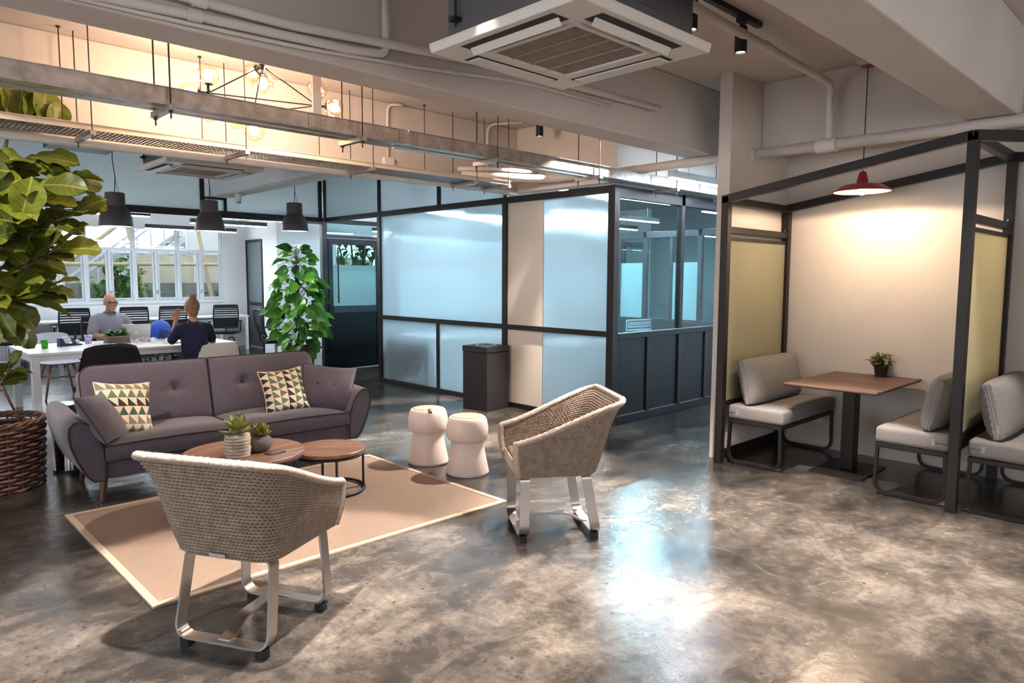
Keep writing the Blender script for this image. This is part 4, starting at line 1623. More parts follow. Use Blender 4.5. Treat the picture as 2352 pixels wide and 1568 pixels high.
# ---- black bin and steel bin
tb = thing('litter_bin', 'tall square black metal bin before the frosted partition', 'bin', (5.70, 6.36, 0), R(6))
BINM = mat('bin_black', (52, 48, 50), .5, .2, var=.1, vscale=20)
bx(tb, 'body', BINM, -.2, .2, -.2, .2, 0.0, .70, bevel=.004)
lid = MB()
lid.box(-.205, .205, -.205, .205, .705, .775)
lid.build('lid', BINM, tb, bevel=.004)
MB().lathe([(.13, .776), (.13, .779), (.10, .779), (.10, .776)], n=32).build('opening_rim', CHROME, tb, angle=40)
MB().lathe([(0, .777), (.10, .777), (0, .7775)], n=24).build('opening', DARK, tb)
bx(tb, 'lid_tab', CHROME, -.05, -.01, -.03, .03, .779, .80)
sb = thing('steel_bin', 'polished steel cylinder bin behind the left sofa arm', 'bin', (1.30, 6.60, 0))
MB().lathe([(0, .015), (.108, .015), (.108, .55), (.10, .56), (0, .56)], n=36).build('body', mat('polished_steel', (180, 176, 172), .12, 1.0), sb, angle=40)
MB().lathe([(0, 0), (.112, 0), (.112, .022), (.108, .024), (0, .024)], n=36).build('base_ring', BLK, sb, angle=40)

# ---- wicker chairs
WICK = mat('wicker_strand', (122, 104, 90), .6, rgb2=(152, 133, 117), vscale=30)
WICKL = mat('wicker_rim', (146, 128, 114), .6, rgb2=(176, 158, 144), vscale=60, bump=.5, bscale=160)
SEATF = mat('taupe_seat_pad', (108, 90, 82), .85, bump=.3, bscale=300)
ALU = mat('brushed_aluminium', (176, 170, 167), .3, 1.0, var=.04, vscale=40, stretch=(1, 1, 20))


def ucurve(w0, w1, yf, yb, rc, n):
    """U outline: from front left along the side, the back, to front right"""
    P = [(-w0, yf), (-w1, yb), (w1, yb), (w0, yf)]
    pts = fillet([(x, y, 0) for x, y in P], rc, 16)
    # resample evenly
    d = [0]
    for a, b in zip(pts[:-1], pts[1:]):
        d.append(d[-1] + (b - a).length)
    out = []
    for i in range(n + 1):
        s = d[-1] * i / n
        k = max(j for j in range(len(d)) if d[j] <= s + 1e-9)
        k = min(k, len(pts) - 2)
        f = (s - d[k]) / max(1e-9, d[k + 1] - d[k])
        out.append(pts[k].lerp(pts[k + 1], f))
    return out


NU, NV = 320, 84
BOT = ucurve(.25, .24, .255, -.235, .10, NU)
TOP = ucurve(.28, .33, .275, -.385, .11, NU)


def rim_z(u):
    a = abs(2 * u - 1)              # 1 at the arm fronts, 0 in the middle of the back
    s = min(1, max(0, (1 - a) / .72))
    s = .6 * s + .4 * s * s * (3 - 2 * s)
    return .625 + .245 * s


def shell(i, j, off):
    u, v = i / NU, j / NV
    b = Vector((BOT[i].x, BOT[i].y, .42))
    t = Vector((TOP[i].x, TOP[i].y, rim_z(u)))
    p = b.lerp(t, v)
    bk = min(1, max(0, (1 - abs(2 * u - 1)) / .5))     # the back flares into a wide lip, the arms stay straight
    w_ = v * (1 - bk * .75) + bk * .75 * (.55 * v + .45 * v ** 5)
    p.x, p.y = b.x + (t.x - b.x) * w_, b.y + (t.y - b.y) * w_
    bul = .012 * math.sin(v * PI)
    nrm = Vector((p.x, p.y - .0, 0))
    if nrm.length > 1e-6:
        nrm.normalize()
    return p + nrm * (bul + off)


def make_wicker(name, label, loc, rz):
    t = thing(name, label, 'chair', loc, rz, 'woven lounge chairs')
    if 'wicker_shell' in bpy.data.meshes:
        me = bpy.data.meshes['wicker_shell']
        o = bpy.data.objects.new('woven_shell', me)
        COL.objects.link(o)
        o.parent = t
    else:
        b = MB()

        def weave(i, j):
            r_ = j // 3
            ph = (i + (2 if r_ % 2 else 0)) / 4 * 2 * PI
            k = j % 3
            return .009 * (.25 + .75 * (.5 + .5 * math.cos(ph))) * (1 if k != 0 else .0)
        for s in (1, -1):
            vs_ = [shell(i, j, s * (.006 + weave(i + (2 if s < 0 else 0), j))) for j in range(NV + 1) for i in range(NU + 1)]
            fs_ = []
            for j in range(NV):
                for i in range(NU):
                    q = (j * (NU + 1) + i, j * (NU + 1) + i + 1, (j + 1) * (NU + 1) + i + 1, (j + 1) * (NU + 1) + i)
                    fs_.append(q if s > 0 else q[::-1])
            b.add(vs_, fs_)
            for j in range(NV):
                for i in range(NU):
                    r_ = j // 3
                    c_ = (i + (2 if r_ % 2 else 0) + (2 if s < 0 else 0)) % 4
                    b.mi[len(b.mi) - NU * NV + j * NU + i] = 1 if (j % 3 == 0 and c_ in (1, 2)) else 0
        me = b.mesh('wicker_shell', [WICK, mat('wicker_gap_shade', (58, 48, 42), .8)], True)  # darker second colour paints the shade into the weave gaps
        o = bpy.data.objects.new('woven_shell', me)
        COL.objects.link(o)
        o.parent = t
    # seat pan, front apron
    pan = MB()
    out = [(p.x, p.y) for p in BOT[::8]]
    pan.prism(out, .41, .427)
    pan.build('seat_pan', WICK, t)
    ap = MB()
    for k in range(5):
        ap.cyl((-.25, .252, .415 + k * .014), (.25, .252, .415 + k * .014), .009, n=8)
    ap.build('front_apron', WICKL, t, smooth=True)
    # wrapped rim
    rim = [shell(0, j, 0) for j in range(0, NV, 4)] + [shell(i, NV, 0) for i in range(0, NU + 1, 2)] + [shell(NU, j, 0) for j in range(NV, -1, -4)]
    MB().tube(rim, .020, 10).build('wrapped_rim', WICKL, t, smooth=True)
    st = MB()
    for k in range(0, NU - 4, 6):
        a, c = shell(k, NV, 0), shell(k + 4, NV, 0)
        n = (c - a).normalized()
        st.cyl(a + Vector((0, 0, .019)), c + Vector((0, 0, .019)), .0035, n=5)
    st.build('rim_stitching', mat('stitch_dark', (62, 52, 46), .8), t)
    sc = rbox(-.225, .225, -.19, .25, .445, .505, .028, 4)
    sc.build('seat_pad', SEATF, t, smooth=True)
    bx(t, 'maker_plate', CHROME, -.04, .04, -.262, -.258, .425, .441, bevel=0)
    # two flat bar U legs, one upright in front, one raked behind
    for y0, y1 in ((.205, .215), (-.17, -.235)):
        pts = [(-.215, y0, .395), (-.235, y1, .045), (.235, y1, .045), (.215, y0, .395)]
        cap = [(-.17, y0, .388), (-.215, y0, .388)]
        path = fillet([(-.15, y0, .408)] + [(-.212, y0, .408)] + pts[1:3] + [(.212, y0, .408), (.15, y0, .408)], .07, 7)
        nrm = Vector((0, 1, 0))
        MB().strap(path, (0, 1, 0), .060, .010).build('leg_frame', ALU, t, angle=30)
        for sx in (-1, 1):
            bx(t, 'foot', BLK, sx * .19 - .022, sx * .19 + .022, y1 - .022, y1 + .022, 0, .042, bevel=.002)
    # stretcher
    path = fillet([(0, -.235, .050), (0, -.19, .055), (0, -.11, .105), (0, .11, .105), (0, .19, .055), (0, .215, .050)], .03, 5)
    MB().strap(path, (1, 0, 0), .060, .010).build('stretcher', ALU, t, angle=30)
    return t


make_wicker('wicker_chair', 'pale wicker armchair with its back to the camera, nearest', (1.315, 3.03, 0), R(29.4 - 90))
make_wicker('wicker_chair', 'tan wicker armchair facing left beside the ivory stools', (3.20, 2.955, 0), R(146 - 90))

# ================================================================== BOOTH FURNITURE
BENF = mat('grey_linen', (122, 117, 116), .9, rgb2=(142, 136, 134), vscale=160, bump=.35, bscale=320)
TAGM = mat('fabric_tag', (150, 146, 146), .7)


def bench(label, y_front, y_back, x0=5.525, x1=6.60):
    """seat along x; the back side (against the panel) at y_back"""
    t = thing('booth_bench', label, 'bench', (0, 0, 0), 0, 'booth benches')
    a, b = min(y_front, y_back), max(y_front, y_back)
    fr = MB()
    for x in (x0, x1 - .03):
        fr.box(x, x + .03, a, b, .355, .39)
    for y in (a, b - .03):
        fr.box(x0 + .03, x1 - .03, y, y + .03, .355, .39)
    fr.build('seat_frame', BLACKM, t, bevel=.004)
    for x in (x0 + .015, x1 - .015):
        path = fillet([(x, a + .015, .36), (x, a + .005, .015), (x, b - .005, .015), (x, b - .015, .36)], .10, 8)
        MB().strap(path, (1, 0, 0), .03, .022).build('sled_leg', BLACKM, t, angle=30)
    c = rbox(x0 - .005, x1 + .005, a - .012, b + .002, .392, .515, .028, 4)
    co = c.build('seat_cushion', BENF, t, smooth=True)
    sgn = 1 if y_back > y_front else -1
    yt = y_back - sgn * .09
    MB().box(x0 - .009, x0 - .004, yt - .012, yt + .012, .43, .48).build('cushion_tag', TAGM, co)
    MB().box(x0 - .0075, x0 - .004, min(yt, y_back), max(yt, y_back), .452, .4545).build('seam', PIPING, co)
    return t


bench('grey booth bench on the left of the booth table', 2.53, 3.01)
bench('grey booth bench on the right of the booth table, facing left', 1.81, 1.335)
bench('grey booth bench of the next booth at the picture edge', .70, 1.215)


def bolster(label, y, tilt, sg, L=1.0, H=.40, T=.2, xc=6.05):
    t = thing('back_cushion', label, 'cushion', (xc, y, .515), 0, 'booth back cushions')
    m = MB()

    def p(u, v, s):
        a, b = 2 * u - 1, 2 * v - 1
        e = max(0, (1 - abs(a) ** 5) * (1 - abs(b) ** 3.2))
        tt = T / 2 * (.22 + .78 * e ** .5) + .005 * math.sin(24 * b) * (1 if abs(a) > .8 else .1) * abs(a) ** 6
        return (a * L / 2 * (1 - .035 * (1 - b * b)), s * tt, .005 + v * H * (1 - .05 * (a ** 4)) + .01 * a ** 4)
    m.grid(34, 22, lambda u, v: p(u, v, -1)).grid(34, 22, lambda u, v: p(u, v, 1), flip=True)
    rims = [[p(i / 33, 0, s) for i in range(34)] + [p(1, j / 21, s) for j in range(1, 22)] + [p(1 - i / 33, 1, s) for i in range(1, 34)] + [p(0, 1 - j / 21, s) for j in range(1, 21)] for s in (-1, 1)]
    k = len(rims[0])
    m.add(rims[0] + rims[1], [(i, (i + 1) % k, (i + 1) % k + k, i + k) for i in range(k)])
    o = m.build('cover', BENF, t, smooth=True)
    o.rotation_euler = (tilt, 0, 0)
    sm = MB().tube([p(0, j / 21, 0) for j in range(22)], .003, 5)
    q = sm.build('seam', TAGM, t)
    q.rotation_euler = (tilt, 0, 0)
    if sg:
        q = MB().box(-L / 2 * .975 - .006, -L / 2 * .975 + .002, -.02, .0, .05, .11).build('cushion_tag', TAGM, t)
        q.rotation_euler = (tilt, 0, 0)
    return t


bolster('long grey back cushion leaning on the left booth panel', 2.84, R(-13), 0)
bolster('grey back cushion of the right bench against the middle booth panel', 1.49, R(12), 0)
bolster('grey back cushion in the next booth at the right edge', 1.05, R(-13), 1)

TBW = wood('walnut_laminate', (74, 54, 45), (124, 95, 81), 1, 1.1, .5)


def booth_table(label, y):
    t = thing('booth_table', label, 'table', (6.09, y, 0), 0, 'booth tables')
    bx(t, 'table_top', [TBW, BLK][0], -.52, .555, -.36, .36, .735, .75, bevel=.003)
    bx(t, 'edge_backing', BLK, -.515, .55, -.355, .355, .728, .735, bevel=0)
    bx(t, 'pedestal', BLACKM, -.075, .045, -.05, .05, .012, .728, bevel=.004)
    bx(t, 'base_plate', BLACKM, -.32, .26, -.21, .21, 0, .012, bevel=.003)
    return t


booth_table('dark walnut pedestal table in the booth', 2.19)
booth_table('dark walnut pedestal table of the next booth', -.05)

# small bush in a dark pot
pp = thing('plant_pot', 'small dark pot standing on the booth table', 'pot', (6.56, 2.13, .75))
MB().lathe([(.045, 0), (.06, .095), (.063, .10), (.055, .10), (.05, .085), (0, .085)], n=24).build('pot', mat('dark_pot', (46, 34, 30), .6), pp, angle=40)


def leaf_mesh(name, L, W, m, fold=.25, droop=.3, nu=5, nv=8, shape='ovate', wave=0.0):
    """leaf along +y from the origin, face up"""
    b = MB()

    def wid(v):
        if shape == 'obovate':
            return (math.sin(min(1, v) * PI) ** .6) * (.42 + .75 * v) if 0 < v < 1 else .02
        if shape == 'heart':
            return max(.02, (math.sin((v * .93 + .07) * PI) ** .75) * (1.25 - .75 * v))
        return max(.02, math.sin((v * .96 + .02) * PI) ** .8)

    def f(u, v, s):
        a = 2 * u - 1
        w_ = wid(v) * W / 2
        y = v * L
        if shape == 'heart' and v < .2:
            y -= abs(a) * .10 * L * (1 - v / .2)
        z = -droop * L * v * v + fold * abs(a) * w_ + wave * math.sin(v * 18 + a * 2) * W * abs(a) + s * .0012
        return (a * w_, y * (1 - .08 * v), z)
    b.grid(nu, nv, lambda u, v: f(u, v, 1))
    b.grid(nu, nv, lambda u, v: f(u, v, -1), flip=True)
    return b.mesh(name, m, True)


def leafmat(name, c0, c1, trans=.25, rough=.35, vein=None):
    m = mat(name, c0, rough, rgb2=c1, vscale=5)
    N, L = nodes_of(m)
    b = N['Principled BSDF']
    out = N['Material Output']
    tl = N.new('ShaderNodeBsdfTranslucent')
    mx = N.new('ShaderNodeMixShader')
    mx.inputs[0].default_value = trans
    src = b.inputs['Base Color'].links[0].from_socket
    if vein:
        tc = N.new('ShaderNodeTexCoord')
        sp = N.new('ShaderNodeSeparateXYZ')
        L.new(tc.outputs['Object'], sp.inputs[0])
        ab = N.new('ShaderNodeMath')
        ab.operation = 'ABSOLUTE'
        L.new(sp.outputs[0], ab.inputs[0])
        # midrib and side veins
        mr = N.new('ShaderNodeMapRange')
        mr.inputs[1].default_value = .002
        mr.inputs[2].default_value = .006
        mr.inputs[3].default_value = 1
        mr.inputs[4].default_value = 0
        L.new(ab.outputs[0], mr.inputs[0])
        cb = N.new('ShaderNodeMath')
        cb.operation = 'MULTIPLY_ADD'
        L.new(ab.outputs[0], cb.inputs[0])
        cb.inputs[1].default_value = -.8
        L.new(sp.outputs[1], cb.inputs[2])
        sn = N.new('ShaderNodeMath')
        sn.operation = 'PINGPONG'
        L.new(cb.outputs[0], sn.inputs[0])
        sn.inputs[1].default_value = .02
        m2 = N.new('ShaderNodeMapRange')
        m2.inputs[1].default_value = 0
        m2.inputs[2].default_value = .0022
        m2.inputs[3].default_value = .7
        m2.inputs[4].default_value = 0
        L.new(sn.outputs[0], m2.inputs[0])
        mxv = N.new('ShaderNodeMath')
        mxv.operation = 'MAXIMUM'
        L.new(mr.outputs[0], mxv.inputs[0])
        L.new(m2.outputs[0], mxv.inputs[1])
        cm = N.new('ShaderNodeMixRGB')
        L.new(mxv.outputs[0], cm.inputs[0])
        L.new(src, cm.inputs[1])
        cm.inputs[2].default_value = (*lin(vein), 1)
        src = cm.outputs[0]
        L.new(src, b.inputs['Base Color'])
    L.new(src, tl.inputs[0])
    L.new(b.outputs[0], mx.inputs[1])
    L.new(tl.outputs[0], mx.inputs[2])
    L.new(mx.outputs[0], out.inputs[0])
    return m


BUSH = leafmat('bush_leaf', (92, 98, 34), (132, 128, 58))
bs = thing('table_plant', 'small bushy green plant in the dark pot on the booth table', 'plant', (6.56, 2.13, .84))
LM = leaf_mesh('leaf', .05, .032, BUSH, nu=3, nv=5)
random.seed(5)
stm = MB()
for k in range(90):
    a, e = random.uniform(0, 2 * PI), random.uniform(.15, 1.45)
    r_ = random.uniform(.04, .105)
    p = Vector((math.cos(a) * math.cos(e), math.sin(a) * math.cos(e), math.sin(e))) * r_ + Vector((0, 0, .01))
    if k % 3 == 0:
        stm.tube([(0, 0, 0), p * .6 + Vector((0, 0, .01)), p], .0018, 4)
    m4 = Matrix.Translation(p) @ Matrix.Rotation(a - PI / 2 + random.uniform(-.7, .7), 4, 'Z') @ Matrix.Rotation(random.uniform(-.4, .9), 4, 'X') @ Matrix.Scale(random.uniform(.7, 1.1), 4)
    inst(LM, 'leaf', bs, m4)
stm.build('stems', mat('stem_brown', (74, 62, 36), .7), bs)

# ================================================================== LARGE PLANTS


def basket(name, label, loc, r0, r1, h, rows, m, seed=1, cat='basket'):
    """woven wicker basket: upright stakes and wavy horizontal canes"""
    t = thing(name, label, cat, loc)
    random.seed(seed)
    n = 22
    for k in range(n):
        a = 2 * PI * k / n
        c, s = math.cos(a), math.sin(a)
        MB().tube([(r0 * c, r0 * s, 0), (r0 + (r1 - r0) * .5 + 0, 0, 0) and ((r0 + r1) / 2 * c, (r0 + r1) / 2 * s, h / 2), (r1 * c, r1 * s, h)], .008, 5).build('stake', m, t)
    for j in range(rows):
        v = (j + .5) / rows
        rr = r0 + (r1 - r0) * v
        pts = []
        N_ = n * 4
        for i in range(N_):
            a = 2 * PI * i / N_
            w_ = .011 * math.cos(PI * i / 4 + PI * j + .0) * (1)
            w_ = .011 * math.cos(2 * PI * i / 8 + PI * (j % 2))
            q = rr + w_
            pts.append((q * math.cos(a), q * math.sin(a), h * v + random.uniform(-.003, .003)))
        MB().tube(pts, h / rows * .46, 6, closed=True).build('cane', m, t, smooth=True)
    # rolled rim
    for k in range(3):
        pts = [((r1 + .012 * math.cos(9 * a + k * 2.1)) * math.cos(a), (r1 + .012 * math.cos(9 * a + k * 2.1)) * math.sin(a), h + .008 + .012 * math.sin(9 * a + k * 2.1)) for a in [2 * PI * i / 90 for i in range(90)]]
        MB().tube(pts, .011, 6, closed=True).build('rim_cane', m, t, smooth=True)
    MB().lathe([(0, h * .84), (r1 * .95, h * .84), (0, h * .86)], n=24).build('soil', MATS['dark_soil'], t)
    MB().lathe([(0, .0), (r0 * .97, .0), (r0 * .96, .02), (r1 * .93, h * .9), (r1 * .92, h * .9), (r0 * .9, .03), (0, .03)], n=28).build('liner', mat('basket_liner', (34, 24, 22), .9), t)
    return t


BASK = mat('dark_wicker', (66, 44, 38), .65, rgb2=(110, 78, 64), vscale=18)
basket('wicker_basket', 'large dark wicker basket holding the fig tree at the left edge', (.79, 6.44, 0), .30, .325, .50, 17, BASK)
BARK = mat('fig_bark', (92, 74, 62), .85, rgb2=(128, 106, 90), vscale=14, bump=.6, bscale=30)
FIG = leafmat('fig_leaf', (86, 100, 28), (130, 138, 46), .30, .38, (168, 164, 84))
FIG2 = leafmat('fig_leaf_dark', (56, 72, 24), (96, 98, 36), .24, .35, (136, 134, 66))
fig = thing('fiddle_leaf_fig', 'tall fiddle leaf fig tree with big yellow green leaves at the left', 'plant', (.78, 6.44, .42))
trunk = [(0, 0, 0), (.0, -.04, .3), (.03, -.08, .6), (.03, -.14, .9), (.06, -.18, 1.15), (.06, -.24, 1.45), (.12, -.30, 1.75), (.13, -.36, 2.0), (.15, -.40, 2.15)]
MB().tube(trunk, .04, 10, rs=[.045, .042, .04, .036, .032, .028, .022, .016, .01]).build('trunk', BARK, fig, smooth=True)
random.seed(11)
branches = [((.0, -.03, .30), (.12, -.12, .48), .012), ((.06, -.18, 1.15), (.40, -.50, 1.38), .016), ((.06, -.24, 1.45), (.50, -.56, 1.62), .016), ((.04, -.16, 1.0), (.32, -.44, 1.08), .012), ((.10, -.28, 1.65), (.46, -.52, 1.88), .014),
            ((.06, -.24, 1.45), (-.25, -.3, 1.75), .015), ((.06, -.18, 1.15), (-.3, -.35, 1.3), .014), ((.06, -.2, 1.3), (.16, -.60, 1.55), .014), ((.12, -.34, 1.9), (.26, -.46, 2.0), .009), ((.12, -.3, 1.75), (-.1, -.5, 1.95), .011), ((.04, -.15, .95), (-.08, -.45, 1.05), .011), ((.06, -.2, 1.2), (.30, -.2, 1.45), .012), ((.06, -.2, 1.35), (.30, -.62, 1.80), .012)]
LF = [leaf_mesh('leaf', .34, .25, FIG, .30, .22, 7, 12, 'obovate', .04), leaf_mesh('leaf', .31, .22, FIG2, .22, .35, 7, 12, 'obovate', .03), leaf_mesh('leaf', .29, .19, FIG, .45, .15, 7, 12, 'obovate', .05)]


def leaf_on(parent, me, p, d, roll, sc, face=None):
    d = Vector(d).normalized()
    up = Vector((0, 0, 1))
    # blade faces the light from above and the open room, with some scatter
    nrm = Vector((-.35, -.55, .65)) + Vector((random.uniform(-.6, .6), random.uniform(-.6, .6), random.uniform(-.4, .4)))
    if face:
        nrm = Vector(face)
    x = d.cross(nrm)
    if x.length < 1e-3:
        x = d.cross(up)
    x.normalize()
    z = x.cross(d)
    m4 = Matrix((x, d, z)).transposed().to_4x4()
    m4 = Matrix.Translation(p) @ m4 @ Matrix.Rotation(roll, 4, 'Y') @ Matrix.Scale(sc, 4)
    return inst(me, 'leaf', parent, m4)


def fig_leaf(b, d, sc):
    """keep every leaf clear of the beam behind and of the tray above"""
    d = Vector(d).normalized()
    tip = b + d * .32 * sc
    if tip.y > -.38 and tip.z > 1.95:
        d.y = min(d.y, -.1)
        d.z = min(d.z, .0)
    if tip.z > 2.02:
        d.z = min(d.z, .05)
    leaf_on(fig, random.choice(LF), b, d, random.uniform(-.3, .3), sc)


for p, q, r_ in branches:
    p, q = Vector(p), Vector(q)
    mid = (p + q) / 2 + Vector((0, 0, -.02))
    MB().tube([p, mid, q], r_, 7, rs=[r_, r_ * .8, r_ * .5]).build('branch', BARK, fig, smooth=True)
    n = 10 if q.z > .9 else 5
    for k in range(n):
        f = .35 + .65 * k / (n - 1)
        b = p.lerp(q, f)
        a = k * 2.4 + random.uniform(-.5, .5)
        out = (q - p).normalized()
        d = Vector((math.cos(a), math.sin(a), random.uniform(-.45, .75))) + out * .6
        if k == n - 1:
            d = out + Vector((0, 0, .5))
        fig_leaf(b, d, random.uniform(.75, 1.05) if q.z > .9 else random.uniform(.5, .7))
for k in range(34):
    z = random.uniform(.95, 1.95)
    a = k * 2.4
    b = Vector((.06, -.10 - .14 * z, z))
    d = Vector((math.cos(a), math.sin(a) - .2, random.uniform(-.5, .6)))
    fig_leaf(b + d * random.uniform(.02, .16), d, random.uniform(.7, 1.05))
for k in range(12):    # hanging leaves below the crown
    a = k * 2.4
    fig_leaf(Vector((.06 + .10 * math.cos(a), -.16 + .10 * math.sin(a), random.uniform(.78, 1.02))), (math.cos(a) * .6, math.sin(a) * .6 - .2, random.uniform(-1.1, -.4)), random.uniform(.7, .95))
for k in range(7):     # upright crown tip, in front of the lit beam
    leaf_on(fig, LF[0 if k % 2 else 2], Vector((.02 + .06 * k, -.47 - .004 * k, 2.18 + .03 * (k % 3))), (.35 * (k - 3) / 3 + .1, -.02, 1), random.uniform(-.3, .3), .95, (.35 * (k % 3 - 1) + .2, -.95, .15))

# climbing plant on a moss pole
basket('wicker_basket', 'dark wicker basket of the climbing plant behind the sofa', (5.30, 10.42, 0), .20, .24, .46, 14, BASK, 4)
POTH = leafmat('pothos_leaf', (62, 138, 34), (118, 184, 58), .30, .28, (110, 160, 80))
POTH2 = leafmat('pothos_leaf_dark', (34, 90, 26), (70, 128, 40), .25, .28, (80, 130, 60))
ci = thing('climbing_plant', 'bright green climbing plant on a moss pole behind the sofa', 'plant', (5.30, 10.42, .40))
MB().cyl((0, 0, -.02), (0, 0, 1.38), .035, .03, 12).build('moss_pole', mat('moss_pole_brown', (44, 32, 24), .95, bump=.9, bscale=60), ci)
PL = [leaf_mesh('leaf', .28, .21, POTH, .22, .30, 7, 10, 'heart', .02), leaf_mesh('leaf', .27, .20, POTH2, .2, .35, 7, 10, 'heart', .02), leaf_mesh('leaf', .25, .17, POTH, .4, .2, 7, 10, 'heart', .03)]
random.seed(21)
stk = MB()
for k in range(150):
    z = .0 + 1.6 * (k / 150)
    a = k * 2.399 + random.uniform(-.3, .3)
    prof = .44 - .20 * abs(z - .55) / 1.0 if z < 1.2 else .30 - .45 * (z - 1.2)
    prof = max(.07, prof)
    if z < .25:
        prof = .22 + .3 * z
    rad = prof * random.uniform(.55, 1.0)
    p = Vector((math.cos(a) * rad, math.sin(a) * rad, z + random.uniform(-.04, .06) + .05))
    stk.tube([(0, 0, z - .05), (p.x * .5, p.y * .5, p.z + .03), p], .004, 4)
    d = Vector((math.cos(a), math.sin(a), random.uniform(-.9, -.05) if z < 1.35 else random.uniform(-.2, .6)))
    leaf_on(ci, random.choice(PL), p, d, random.uniform(-.6, .6), random.uniform(.6, 1.08) * (1 if z < 1.2 else .85))
stk.build('petioles', mat('petiole_green', (58, 92, 40), .5), ci)

# ================================================================== FAR ROOM
DESKW = mat('desk_white', (228, 228, 230), .4)
ft = thing('work_table', 'long white work table crowded with laptop, cups and cables behind the sofa', 'table', (2.60, 9.68, 0))
bx(ft, 'table_top', DESKW, -1.13, 1.13, -.63, .63, .72, .75, bevel=.004)
bx(ft, 'apron', DESKW, -1.06, 1.06, -.60, -.57, .66, .72)
bx(ft, 'apron', DESKW, -1.06, 1.06, .57, .60, .66, .72)
for sx in (-1, 1):
    for sy in (-1, 1):
        x, y = sx * 1.07, sy * .57
        bx(ft, 'leg', DESKW, x - .04, x + .04, y - .04, y + .04, 0, .72, bevel=.004)
    bx(ft, 'side_rail', DESKW, sx * 1.07 - .025, sx * 1.07 + .025, -.53, .53, .64, .72)
tz = .75

SHW = mat('shell_plastic_white', (232, 222, 220), .35)
SHL = mat('shell_plastic_lavender', (206, 206, 226), .4)
BEECH = wood('beech_leg', (150, 104, 82), (186, 138, 112), 2, 1.2)


def shell_chair(label, loc, rz, m=SHW):
    """bucket shell on splayed wooden legs; sitter looks to +y"""
    t = thing('shell_chair', label, 'chair', loc, rz, 'plastic shell chairs')
    b = MB()

    def f(u, v, s):
        a = 2 * u - 1
        if v < .5:
            k = v / .5
            y, z = .22 - .40 * k, .46 - .03 * math.sin(k * PI)
            w_ = .225 + .01 * k
            z += .05 * abs(a) ** 3 * (.3 + k)
        else:
            k = (v - .5) / .5
            y, z = -.18 - .09 * k, .44 + .40 * k
            w_ = .235 - .045 * k ** 3
            y += .07 * abs(a) ** 2 * (1 - .5 * k)
            if k > .8:
                z -= .03 * abs(a) ** 3
        c = .05 * (1 - abs(v - .5) * 2) ** 2
        return (a * w_, y + c * .6, z + c + s * .004)
    b.grid(15, 25, lambda u, v: f(u, v, 1)).grid(15, 25, lambda u, v: f(u, v, -1), flip=True)
    b.build('shell', m, t, smooth=True)
    for sx in (-1, 1):
        for sy in (-1, 1):
            MB().cyl((sx * .13, sy * .12, .44), (sx * .23, sy * .23, 0), .019, .012, 10).build('leg', BEECH, t, smooth=True)
    MB().beam((-.17, -.16, .27), (.17, .16, .27), .012, .012).beam((-.17, .16, .27), (.17, -.16, .27), .012, .012).build('brace', BLK, t)
    return t


shell_chair('white shell chair with its back to the sofa, right of the woman', (3.17, 8.30, 0), R(-8))
shell_chair('white shell chair draped with a black jacket behind the sofa', (2.10, 8.70, 0), R(4))
shell_chair('pale lavender shell chair on the far side of the work table', (2.06, 10.72, 0), R(185), SHL)
shell_chair('pale shell chair with wooden legs half hidden by the fig trunk', (1.12, 9.95, 0), R(-60), SHL)
ws = thing('padded_stool', 'grey padded stool under the seated woman', 'stool', (3.12, 8.82, 0))
rbox(-.21, .21, -.2, .2, .38, .45, .025, 3).build('seat', GREYP, ws, smooth=True)
for sx in (-1, 1):
    for sy in (-1, 1):
        MB().cyl((sx * .15, sy * .15, .39), (sx * .19, sy * .19, 0), .016, .011, 10).build('leg', BEECH, ws)
# jacket over the chair back
jk = MB()


def jack(u, v, s):
    a = 2 * u - 1
    k = 2 * v - 1
    zt = .86 - .04 * abs(a) ** 3
    spread = .26 + .10 * abs(k) ** 1.2
    y = -.30 + (.07 if k > 0 else -.07) * abs(k) ** .5 + .012 * math.sin(a * 9) * abs(k) + .05 * a * a
    z = zt - .44 * abs(k) ** 1.15
    return (a * spread, y + s * .006, z + s * .006)


jk.grid(24, 21, lambda u, v: jack(u, v, 1)).grid(24, 21, lambda u, v: jack(u, v, -1), flip=True)
put(jk, R(4), loc=(2.10, 8.70, 0))
tag(jk.build('jacket', mat('black_knit', (30, 26, 30), .95, bump=.5, bscale=120), smooth=True), 'black jacket hanging over a chair back behind the sofa', 'jacket')

# ---- long window desk and office chairs
ld = thing('window_desk', 'long white desk with low cabinets under the far windows', 'desk', (3.3, 15.35, 0))
bx(ld, 'desk_top', DESKW, -4.2, 3.2, -.32, .42, .72, .75, bevel=.003)
for k in range(6):
    x = -4.1 + k * 1.24
    bx(ld, 'cabinet', DESKW, x, x + .56, -.22, .38, .05, .70, bevel=.003)
    bx(ld, 'cabinet_door', mat('cabinet_grey', (176, 182, 188), .45), x + .07, x + .50, -.235, -.222, .10, .60)
for x in (-4.17, 3.13):
    bx(ld, 'leg', DESKW, x, x + .06, -.30, -.24, 0, .72)
    bx(ld, 'leg', DESKW, x, x + .06, .34, .40, 0, .72)
for x, r_, lb in ((2.05, 8, 'black office chair far left, half hidden by the fig trunk'), (3.02, -6, 'black mesh office chair left of the seated man'), (4.0, -10, 'black mesh office chair just right of the seated man'), (4.70, -14, 'black mesh office chair left of the woman head'), (5.72, -16, 'black mesh office chair at the right end of the window desk')):
    office_chair(lb, (x, 14.42, 0), R(r_), 'window desk chairs')
office_chair('black mesh office chair partly hidden by the climbing plant', (5.55, 11.75, 0), R(-100), 'window desk chairs')

